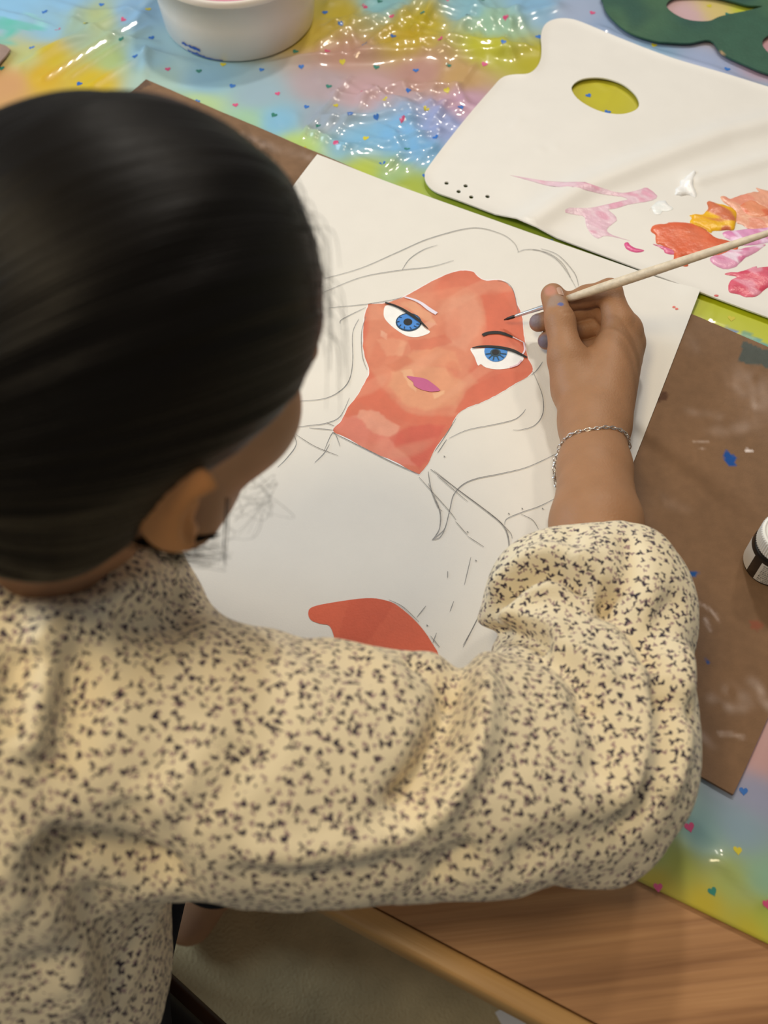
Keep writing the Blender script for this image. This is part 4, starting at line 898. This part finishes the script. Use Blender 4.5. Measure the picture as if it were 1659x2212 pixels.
folds = [  # (px polyline, height, width): + ridge, - groove
 ([(1000, 1400), (995, 1470), (985, 1540), (960, 1620), (915, 1700), (850, 1770)], -.022, .011),
 ([(1030, 1400), (1028, 1480), (1020, 1560), (995, 1640), (955, 1715), (890, 1785)], .012, .012),
 ([(1050, 1345), (1085, 1300), (1120, 1255), (1180, 1228), (1240, 1240), (1290, 1275)], -.014, .008),
 ([(1060, 1290), (1095, 1245), (1150, 1205), (1220, 1195), (1290, 1225)], .007, .010),
 ([(1075, 1345), (1120, 1290), (1180, 1255), (1240, 1268), (1290, 1300)], .006, .008),
 ([(1290, 1275), (1350, 1310), (1395, 1370), (1420, 1450)], -.010, .010),
 ([(1420, 1450), (1435, 1540), (1425, 1640), (1395, 1720), (1350, 1790)], -.014, .011),
 ([(1385, 1420), (1405, 1520), (1398, 1620), (1365, 1700), (1320, 1770)], .008, .012),
 ([(1465, 1380), (1478, 1500), (1470, 1620), (1435, 1730)], .006, .012),
 ([(1020, 1390), (1060, 1370), (1120, 1365), (1180, 1385)], -.012, .007), ([(1040, 1345), (1100, 1335), (1170, 1345), (1230, 1370)], .006, .008),
 ([(1140, 1405), (1210, 1420), (1260, 1470), (1275, 1540)], -.008, .009), ([(1180, 1390), (1260, 1410), (1320, 1480)], .005, .010),
 ([(1280, 1500), (1300, 1600), (1290, 1700)], -.005, .012), ([(1090, 1880), (1180, 1830), (1290, 1800), (1370, 1760)], -.006, .012),
 ([(1210, 1240), (1260, 1290), (1310, 1290), (1330, 1250)], -.008, .009),
 ([(960, 1915), (965, 1880), (1040, 1840)], -.008, .010), ([(900, 1790), (800, 1830), (650, 1850), (500, 1855)], .005, .012), ([(860, 1850), (700, 1885), (500, 1880)], -.004, .010),
 ([(90, 1330), (110, 1430), (85, 1540), (70, 1640)], .010, .011), ([(140, 1380), (150, 1480), (125, 1580), (110, 1680)], -.009, .012), ([(50, 1400), (45, 1500), (30, 1600)], -.007, .012),
 ([(20, 1230), (80, 1250), (150, 1240), (230, 1215)], -.010, .012), ([(0, 1190), (80, 1195), (160, 1190)], .006, .010), ([(200, 1300), (280, 1260), (345, 1235)], .003, .010),
 ([(385, 1260), (395, 1320), (330, 1345), (250, 1340)], -.006, .010),
 ([(480, 1540), (440, 1620), (380, 1700), (310, 1770)], .004, .014), ([(420, 1560), (370, 1640), (310, 1700)], -.003, .014), ([(520, 1600), (470, 1700), (380, 1780)], -.003, .014),
 ([(380, 1900), (330, 1860), (290, 1800), (270, 1720)], -.006, .012), ([(390, 1925), (300, 1895), (200, 1850), (60, 1830)], -.014, .010), ([(40, 1850), (130, 1900), (220, 1990), (260, 2080)], -.007, .014),
 ([(0, 1900), (90, 1960), (150, 2060), (170, 2180)], .007, .016), ([(60, 1780), (30, 1850), (-40, 1900)], .006, .014), ([(330, 1960), (290, 2060), (230, 2170)], -.005, .012), ([(200, 1940), (160, 2020), (60, 2100)], -.005, .014),
 ([(1480, 1290), (1440, 1330), (1425, 1400)], -.005, .010), ([(1505, 1535), (1470, 1530), (1450, 1500)], -.006, .010), ([(1360, 1150), (1370, 1220), (1345, 1290)], -.005, .009), ([(1240, 1130), (1235, 1170), (1250, 1200)], -.003, .008), ([(640, 1360), (700, 1420), (800, 1450)], -.003, .012), ([(870, 1420), (930, 1440), (985, 1470)], -.006, .009), ([(780, 1400), (830, 1440), (870, 1500)], .003, .01)]
disp = np.zeros(len(VS))
for pts, h_, w_ in folds:
    R_ = raypts([np.array(a, float) for a in pts])
    if len(R_) < 2: continue
    mk = ((VS > R_.min(0)-w_*3.2) & (VS < R_.max(0)+w_*3.2)).all(1); vv = VS[mk]; d = np.full(len(vv), 1e9); L_ = len(R_)-1; tt = np.zeros(len(vv))
    for i, (a, b) in enumerate(zip(R_[:-1], R_[1:])):
        e = b-a; ww = vv-a; t = np.clip((ww @ e)/max(e @ e, 1e-12), 0, 1); dn = np.linalg.norm(ww-t[:, None]*e, axis=1); m_ = dn < d; d[m_] = dn[m_]; tt[m_] = (i+t[m_])/L_
    fade = np.clip(np.minimum(tt, 1-tt)*5+.25, 0, 1)
    disp[mk] += h_*fade*np.exp(-(d/w_)**2)
disp = np.clip(disp*1.45, -.030, .018) + .0016*nz(VS, 45, 2) + .0007*nz(VS, 120, 5)
rv = (VS - EL); disp += .003*nz(VS, 22, 7)*sst(-.05, .10, VS[:, 0])
VS = VS + N_*disp[:, None]
# light smoothing
for _ in range(1):
    acc = np.zeros_like(VS); cnt = np.zeros(len(VS))
    for a, b in ((0, 1), (1, 2), (2, 3), (3, 0)):
        np.add.at(acc, FS[:, a], VS[FS[:, b]]); np.add.at(acc, FS[:, b], VS[FS[:, a]]); np.add.at(cnt, FS[:, a], 1); np.add.at(cnt, FS[:, b], 1)
    VS = VS*.5 + .5*acc/np.maximum(cnt, 1)[:, None]
me = mesh('blouse', VS, FS)
# print coordinates: every face takes the flattest of a few cutting directions
NF = np.cross(VS[FS[:, 2]]-VS[FS[:, 0]], VS[FS[:, 3]]-VS[FS[:, 1]]); NF /= np.linalg.norm(NF, axis=1)[:, None]+1e-12
Nf0 = vnormals(VS, FS); Nf0 = (Nf0*.7+N_*.3)[FS].mean(1)
dirs = np.array([(0, 0, 1), (0, 0, -1), (1, 0, 0), (-1, 0, 0), (0, 1, 0), (0, -1, 0), (.7, 0, .7), (-.7, 0, .7), (0, .7, .7), (0, -.7, .7), (.7, .7, 0), (-.7, .7, 0), (.7, -.7, 0), (-.7, -.7, 0), (.6, .6, .6), (-.6, .6, .6), (.6, -.6, .6), (-.6, -.6, .6), (0, -.7, -.7), (.7, 0, -.7)], float); dirs /= np.linalg.norm(dirs, axis=1)[:, None]
ch_ = (Nf0 @ dirs.T).argmax(1)
uvl = me.uv_layers.new(name='print'); nl = len(me.loops)
lv = np.zeros(nl, np.int32); me.loops.foreach_get('vertex_index', lv)
ls = np.zeros(len(me.polygons), np.int32); me.polygons.foreach_get('loop_start', ls)
uv = np.zeros((nl, 2), np.float32)
if len(me.polygons) == len(FS):
    fid = np.repeat(ch_, 4); X = VS[lv]
    for k, dv in enumerate(dirs):
        a = np.cross(dv, [0, 1, 0] if abs(dv[1]) < .9 else [1, 0, 0]); a /= np.linalg.norm(a); b = np.cross(dv, a); m_ = fid == k
        uv[m_, 0] = X[m_] @ a + k*.37; uv[m_, 1] = X[m_] @ b + k*.21
uvl.data.foreach_set('uv', uv.ravel())
fab = bpy.data.materials.new('ditsy_print_cotton'); fab.use_nodes = True
def fabric():
    nt = fab.node_tree; N = nt.nodes; L = nt.links; b = N['Principled BSDF']; b.inputs['Roughness'].default_value = .85; b.inputs['Specular IOR Level'].default_value = .2
    b.inputs['Sheen Weight'].default_value = .15
    uvn = N.new('ShaderNodeUVMap'); uvn.uv_map = 'print'
    def layer(scale, size, seed, thr_lo):
        mp = N.new('ShaderNodeMapping'); mp.inputs['Scale'].default_value = (scale, scale, 1); mp.inputs['Location'].default_value = (seed, seed*1.7, 0); L.new(uvn.outputs[0], mp.inputs[0])
        no = N.new('ShaderNodeTexNoise'); no.inputs['Scale'].default_value = 2.2; no.inputs['Detail'].default_value = 1; L.new(mp.outputs[0], no.inputs['Vector'])
        sc = N.new('ShaderNodeVectorMath'); sc.operation = 'MULTIPLY_ADD'; sc.inputs[1].default_value = (.5, .5, 0); L.new(no.outputs['Color'], sc.inputs[0]); L.new(mp.outputs[0], sc.inputs[2])
        vo = N.new('ShaderNodeTexVoronoi'); vo.voronoi_dimensions = '2D'; vo.inputs['Scale'].default_value = 1; vo.inputs['Randomness'].default_value = .85; L.new(sc.outputs[0], vo.inputs['Vector'])
        df = N.new('ShaderNodeVectorMath'); df.operation = 'SUBTRACT'; L.new(sc.outputs[0], df.inputs[0]); L.new(vo.outputs['Position'], df.inputs[1])
        sx = N.new('ShaderNodeSeparateColor'); L.new(vo.outputs['Color'], sx.inputs[0])
        an = N.new('ShaderNodeMath'); an.operation = 'MULTIPLY'; an.inputs[1].default_value = 6.283; L.new(sx.outputs[0], an.inputs[0])
        ro = N.new('ShaderNodeVectorRotate'); ro.rotation_type = 'Z_AXIS'; L.new(df.outputs[0], ro.inputs[0]); L.new(an.outputs[0], ro.inputs['Angle'])
        ab = N.new('ShaderNodeSeparateXYZ'); L.new(ro.outputs[0], ab.inputs[0])
        ax = N.new('ShaderNodeMath'); ax.operation = 'ABSOLUTE'; L.new(ab.outputs[0], ax.inputs[0])
        cx = N.new('ShaderNodeCombineXYZ'); L.new(ax.outputs[0], cx.inputs[0]); L.new(ab.outputs[1], cx.inputs[1])
        def ellipse(cxy, ang, rx, ry):
            su = N.new('ShaderNodeVectorMath'); su.operation = 'SUBTRACT'; su.inputs[1].default_value = (*cxy, 0); L.new(cx.outputs[0], su.inputs[0])
            r2 = N.new('ShaderNodeVectorRotate'); r2.rotation_type = 'Z_AXIS'; r2.inputs['Angle'].default_value = ang; L.new(su.outputs[0], r2.inputs[0])
            dv = N.new('ShaderNodeVectorMath'); dv.operation = 'MULTIPLY'; dv.inputs[1].default_value = (1/rx, 1/ry, 0); L.new(r2.outputs[0], dv.inputs[0])
            le = N.new('ShaderNodeVectorMath'); le.operation = 'LENGTH'; L.new(dv.outputs[0], le.inputs[0]); return le.outputs['Value']
        e1 = ellipse((.13*size, .05*size), radians(-38), .21*size, .105*size); e2 = ellipse((0, -.12*size), radians(90), .15*size, .10*size)
        mn = N.new('ShaderNodeMath'); mn.operation = 'MINIMUM'; L.new(e1, mn.inputs[0]); L.new(e2, mn.inputs[1])
        ms = N.new('ShaderNodeMapRange'); ms.inputs[1].default_value = 1.2; ms.inputs[2].default_value = .85; L.new(mn.outputs[0], ms.inputs[0])
        gt = N.new('ShaderNodeMath'); gt.operation = 'GREATER_THAN'; gt.inputs[1].default_value = thr_lo; L.new(sx.outputs[1], gt.inputs[0])
        mu = N.new('ShaderNodeMath'); mu.operation = 'MULTIPLY'; L.new(ms.outputs[0], mu.inputs[0]); L.new(gt.outputs[0], mu.inputs[1])
        return mu.outputs[0], sx.outputs[2]
    base = N.new('ShaderNodeRGB'); base.outputs[0].default_value = (.82, .72, .515, 1); cur = base.outputs[0]
    for sc_, sz, sd, th, c1, c2 in ((180, 1.0, 3.1, .35, (.36, .24, .24), (.28, .19, .20)), (140, 1.05, 0.0, .06, (.035, .028, .045), (.075, .055, .075))):
        m_, rv_ = layer(sc_, sz, sd, th)
        cm_ = N.new('ShaderNodeMix'); cm_.data_type = 'RGBA'; L.new(rv_, cm_.inputs[0]); cm_.inputs[6].default_value = (*c1, 1); cm_.inputs[7].default_value = (*c2, 1)
        mx = N.new('ShaderNodeMix'); mx.data_type = 'RGBA'; L.new(m_, mx.inputs[0]); L.new(cur, mx.inputs[6]); L.new(cm_.outputs[2], mx.inputs[7]); cur = mx.outputs[2]
    L.new(cur, b.inputs['Base Color'])
    n2 = N.new('ShaderNodeTexNoise'); n2.inputs['Scale'].default_value = 900; L.new(uvn.outputs[0], n2.inputs['Vector'])
    bp = N.new('ShaderNodeBump'); bp.inputs['Distance'].default_value = .0003; L.new(n2.outputs[0], bp.inputs['Height']); L.new(bp.outputs[0], b.inputs['Normal'])
fabric()
obj('blouse', me, fab, person, label='cream puff sleeved blouse with tiny dark flowers')
# --- trousers
def tr_sdf(p):
    d = union([cone(WA+np.array([0, .02, -.06]), HP, .10, .112), cone(HP+np.array([-.10, .03, 0]), HP+np.array([.015, .02, 0]), .095, .092)], .04)(p)
    r_ = chain([(HJ_R, .079), (KN_R, .064), (AN_R+np.array([0, 0, .05]), .046)], .02)(p); l_ = chain([(HJ_L, .084), (KN_L, .064), (AN_L+np.array([0, 0, .05]), .046)], .02)(p)
    return smin(d, np.minimum(r_, l_), .03)
VT, FT = nets(tr_sdf, (-.60, -.90, .04), (.15, .12, TZ-.02), 0.007)
NT = vnormals(VT, FT); VT = VT + NT*(.003*nz(VT, 30, 3))[:, None]
obj('trousers', mesh('trousers', VT, FT), mat('navy_cloth', (0.006, 0.009, 0.018), 0.9, 0.15, 300, 0.0003, 900, spec=0.2), person, label='dark navy trousers')
# --- hair
cn = np.array([.35, 0, -.94])
def hair_sdf(p):
    ph = (p-HCN) @ HM
    d = ell(H(-.002, 0, .006), (.106, .089, .099), HM)(p); d = smax(d, -(.090 + ph[:, 2]), .02)
    d = smin(d, ell(H(-.040, 0, -.010), (.080, .078, .072), HM)(p), .02)
    nape = ell(H(-.052, .008, -.062), (.046, .064, .034), HM)(p)
    d = smin(d, nape, .03)
    cut = smax(.0150 - ph @ cn, -.020 - ph[:, 0], .012)
    # keep a lock falling beside the temple
    d = smax(d, -cut, .010)
    return d
VR, FR = nets(hair_sdf, HCN-np.array([.20, .20, .20]), HCN+np.array([.18, .18, .16]), 0.0024)
ph = (VR-HCN) @ HM; NR = vnormals(VR, FR)
ang = np.arctan2(ph[:, 1]+.0, ph[:, 2]+.03) + .8*ph[:, 0]*0
fl = np.stack([ang*9 + 2.0*np.sin(ph[:, 0]*14), ph[:, 0]*9], 1)
VR = VR + NR*(.0012*nz(fl, 1.0, 1) + .0006*nz(np.stack([ang*34, ph[:, 0]*16], 1), 1.0, 4))[:, None]
me = mesh('hair', VR, FR); uvl = me.uv_layers.new(name='flow'); lv = np.zeros(len(me.loops), np.int32); me.loops.foreach_get('vertex_index', lv)
UVh = np.stack([ang, ph[:, 0]*2.0], 1)[lv]; uvl.data.foreach_set('uv', UVh.astype(np.float32).ravel())
hair_m = bpy.data.materials.new('black_hair'); hair_m.use_nodes = True
def hairmat():
    nt = hair_m.node_tree; N = nt.nodes; L = nt.links; b = N['Principled BSDF']; b.inputs['Roughness'].default_value = .40; b.inputs['Base Color'].default_value = (.0045, .0036, .0030, 1)
    b.inputs['Specular IOR Level'].default_value = .11
    u = N.new('ShaderNodeUVMap'); u.uv_map = 'flow'; mp = N.new('ShaderNodeMapping'); mp.inputs['Scale'].default_value = (60, 3.5, 1); L.new(u.outputs[0], mp.inputs[0])
    n = N.new('ShaderNodeTexNoise'); n.inputs['Scale'].default_value = 1; n.inputs['Detail'].default_value = 5; L.new(mp.outputs[0], n.inputs['Vector'])
    bp = N.new('ShaderNodeBump'); bp.inputs['Distance'].default_value = .0012; L.new(n.outputs[0], bp.inputs['Height']); L.new(bp.outputs[0], b.inputs['Normal'])
hairmat()
hair = obj('hair', me, hair_m, person, label='smooth black hair gathered behind the ear')
# loose strands
st = []
def strand(pts, r=.00022, parts=st):
    parts.append(tube(catmull(pts, 5), [r, r, r*.4], 4, False))
for i in range(70):
    a = rnd.uniform(-.35, 1.15); f0 = rnd.uniform(.055, .10)
    base = np.array([f0, sin(a)*.085, cos(a)*.09]); base = base/np.linalg.norm(base/np.array([.106, .089, .101])); nr_ = base/np.linalg.norm(base)
    l = rnd.uniform(.02, .06); ou = rnd.uniform(.002, .012)
    p0 = base*.99; p1 = base + nr_*ou + np.array([0.2, .25, -.6])*l*.4; p2 = base + nr_*ou*1.4 + np.array([0.1, .35, -1.0])*l*.9
    strand([H(*p0), H(*p1), H(*p2)], .00016)
for i in range(70):
    s_ = P(300+rnd.uniform(-60, 45), 1165+rnd.uniform(-14, 10), .295); x1 = rnd.uniform(370, 500); y1 = rnd.uniform(1150, 1235)
    m1 = P(350+rnd.uniform(-20, 30), (1165+y1)/2+rnd.uniform(-4, 22), .290); e_ = P(x1, y1, .280); e2 = P(x1+rnd.uniform(-50, 30), y1-rnd.uniform(0, 40), .275)
    strand([s_, m1, e_, e2], .00013)
for i in range(34):
    s_ = P(325+rnd.uniform(-30, 20), 1172+rnd.uniform(-6, 6), .315); e_ = P(462+rnd.uniform(-60, 14), 1158+rnd.uniform(-6, 6), .300)
    strand([s_, (s_+e_)/2 + np.array([0, -.002, 0])*rnd.uniform(0, 1.5), e_], .0006)
for i in range(3):
    x = 487+rnd.uniform(-4, 4); strand([P(x+5, 1075, .30), P(x+2, 1130, .295), P(x+rnd.uniform(-3, 3), 1180, .285), P(x-4+rnd.uniform(-8, 8), 1225, .28)], .00022)
for i in range(16):
    x, y = rnd.uniform(500, 590), rnd.uniform(1000, 1090); strand([P(x, y, .29), P(x+rnd.uniform(-20, 60), y+rnd.uniform(0, 40), .275), P(x+rnd.uniform(-40, 70), y+rnd.uniform(-10, 90), .262), P(x+rnd.uniform(-60, 20), y+rnd.uniform(30, 90), .26)], .00010)
obj('loose_hair', joinm('loose_hair', st), hair_m, person, kind='stuff')

# --- bracelet on the wrist
brc = obj('bracelet', None, parent=person, label='thin silver chain bracelet')
c0 = P(1278, 948, .048); ring = []
def onwrist(x, y, z):
    p_ = P(x, y, z)
    for _ in range(12):
        d_, g_ = grad(hand_sdf, p_[None], .0005); p_ = p_ - g_[0]*(d_[0]-.0010)
    return p_
top = [onwrist(x, y, z) for x, y, z in ((1214, 968, .055), (1228, 945, .066), (1250, 930, .074), (1285, 922, .078), (1320, 925, .072), (1345, 938, .062), (1356, 962, .050), (1352, 985, .040), (1335, 990, .030), (1300, 995, .024))]
drop = [onwrist(1265, 1010, .024), P(1222, 1030, .026), P(1203, 1048, .034), P(1197, 1020, .042), P(1199, 992, .047), P(1207, 975, .052)]
loop = catmull(top+drop, 12, True); 
seg = np.linalg.norm(np.roll(loop, -1, 0)-loop, axis=1); cum = np.r_[0, np.cumsum(seg)]; nlk = int(cum[-1]/.0037)
bm = bmesh.new(); V = []; F = []
for i in range(16):
    t = 2*pi*i/16; cx_, cy_ = .0026*cos(t), .0012*sin(t); tx, ty = cos(t), sin(t)
    for j in range(6):
        b_ = 2*pi*j/6; V.append((cx_+.00046*cos(b_)*tx, cy_+.00046*cos(b_)*ty, .00046*sin(b_)))
F = [(i*6+j, ((i+1) % 16)*6+j, ((i+1) % 16)*6+(j+1) % 6, i*6+(j+1) % 6) for i in range(16) for j in range(6)]
link_me = joinm('chain_link', [(V, F)]); silver = mat('silver', (.72, .70, .68), .22, 0, metal=1); link_me.materials.append(silver)
lp = np.vstack([loop, loop[:1]])
for i in range(nlk):
    s_ = cum[-1]*i/nlk; k = min(np.searchsorted(cum, s_, side='right')-1, len(loop)-1); t_ = (s_-cum[k])/seg[k]; c = lp[k]*(1-t_)+lp[k+1]*t_; dx = lp[k+1]-lp[k]
    o = obj('chain_link', link_me, None, brc); o.location = c
    o.rotation_mode = 'QUATERNION'; o.rotation_quaternion = Vector(dx).to_track_quat('X', 'Z') @ Matrix.Rotation((pi/2 if i % 2 else 0)+.4, 4, 'X').to_quaternion()
def charm(p_, r):
    bm = bmesh.new(); bmesh.ops.create_icosphere(bm, subdivisions=2, radius=r); me = bpy.data.meshes.new('charm'); bmesh.ops.translate(bm, verts=bm.verts, vec=p_); bm.to_mesh(me); bm.free(); obj('charm', me, silver, brc)
for x, y, z, r in ((1199, 1000, .047, .0016), (1197, 1032, .040, .0018), (1200, 1050, .034, .0016)): charm(Vector(P(x, y, z)), r)

# ================================================================== BRUSH
tip = P(1089, 691, BZ+.0085); tgt = P(1235, 643, .062)
# brush passes between thumb and index
bd_ = (tgt-tip); BLn = np.linalg.norm(bd_); bd_ /= BLn
brush = obj('paintbrush', None, label='thin paintbrush with cream handle and black tip held in the right hand', category='paintbrush')
def along(s): return tip + bd_*s
L_t = .285
def pxs(x):  # distance along the brush whose projection has abscissa x
    lo_, hi_ = 0, L_t
    for _ in range(40):
        m_ = (lo_+hi_)/2
        if PX(along(m_))[0] < x: lo_ = m_
        else: hi_ = m_
    return lo_
s1, s2, s3 = pxs(1112), pxs(1222), pxs(1240)
obj('bristles', joinm('bristles', [tube([along(0), along(s1*.35), along(s1*.8), along(s1+.001)], [.0005, .0014, .0016, .0014], 12)]), mat('wet_black_bristle', (.012, .011, .011), .35, .2, 500), brush, label='black paint loaded bristles')
obj('ferrule', joinm('ferrule', [tube([along(s1), along(s1+.002), along(s1+.003), along(s2-.012), along(s2-.011), along(s2-.009), along(s2-.008), along(s2)], [.0013, .0017, .0016, .0025, .0029, .0029, .0026, .0032], 20)]), mat('brushed_metal_ferrule', (.70, .71, .72), .28, .08, 400, metal=.9), brush, label='silver ferrule')
hm_ = mat('cream_lacquered_wood', tuple(alb((216, 194, 160))), .45, .13, 90, .0002, 700, stretch=(1, 3, 3))
obj('handle', joinm('handle', [tube([along(s2+(L_t-s2)*t) for t in np.linspace(0, 1, 14)], [.0031, .0036, .0040, .0041, .0041, .0040, .0038, .0036, .0034, .0031, .0028, .0024, .0020, .0012], 20)]), hm_, brush, label='cream wooden handle')

# ================================================================== CHAIR
chair = obj('chair', None, label='black seated chair with dark wood rim beneath the girl', category='chair')
SZ = -.30; ca = P(360, 2092, SZ)[:2]; cb = P(490, 2212, SZ)[:2]; cdv = (cb-ca)/np.linalg.norm(cb-ca); cnv = np.array([cdv[1], -cdv[0]])
if cnv @ np.array([-1, -1]) < 0: cnv = -cnv
sc_ = ca + cdv*(.03) + cnv*.215 - cdv*.02
ca_ = atan2(cdv[1], cdv[0]); Mc = Matrix.Translation((sc_[0], sc_[1], TZ)) @ Matrix.Rotation(ca_, 4, 'Z')
def cbox(x, y, z, sx, sy, sz, bev=.004): return boxp(Mc @ Matrix.Translation((x, y, z)), sx, sy, sz, bev)
obj('seat_frame', joinm('seat_frame', [cbox(0, 0, SZ-.0225, .43, .43, .045, .006)]), wood_d, chair, label='dark wooden seat frame')
obj('seat', joinm('seat', [cbox(0, 0, SZ+.012, .405, .405, .030, .012)]), mat('black_seat_cover', (.006, .006, .006), .6, .1, 60), chair, label='black padded seat')
for x in (-.19, .19):
    for y in (-.19, .19):
        obj('leg', joinm('leg', [cbox(x, y, (SZ-.045-TZ)/2-.0002, .036, .036, TZ+SZ-.045, .004)]), wood_d, chair)
nsg = 1 if (Mc.to_3x3() @ Vector((0, 1, 0))).dot(Vector((cnv[0], cnv[1], 0))) > 0 else -1
for x in (-.19, .19): obj('back_post', joinm('back_post', [cbox(x, nsg*.20, SZ+.22, .032, .028, .44, .005)]), wood_d, chair)
for z in (.18, .30, .41): obj('back_slat', joinm('back_slat', [cbox(0, nsg*.20, SZ+z, .345, .018, .05, .004)]), wood_d, chair)

sp = P(1108, 2196, -TZ+.0005)
v, f = boxp(Matrix.Translation(sp) @ Matrix.Rotation(.5, 4, 'Z'), .035, .03, .001)
obj('paper_scrap', joinm('paper_scrap', [(v, f)], False), paper_m, label='small pale paper scrap on the floor beside the table', category='scrap')
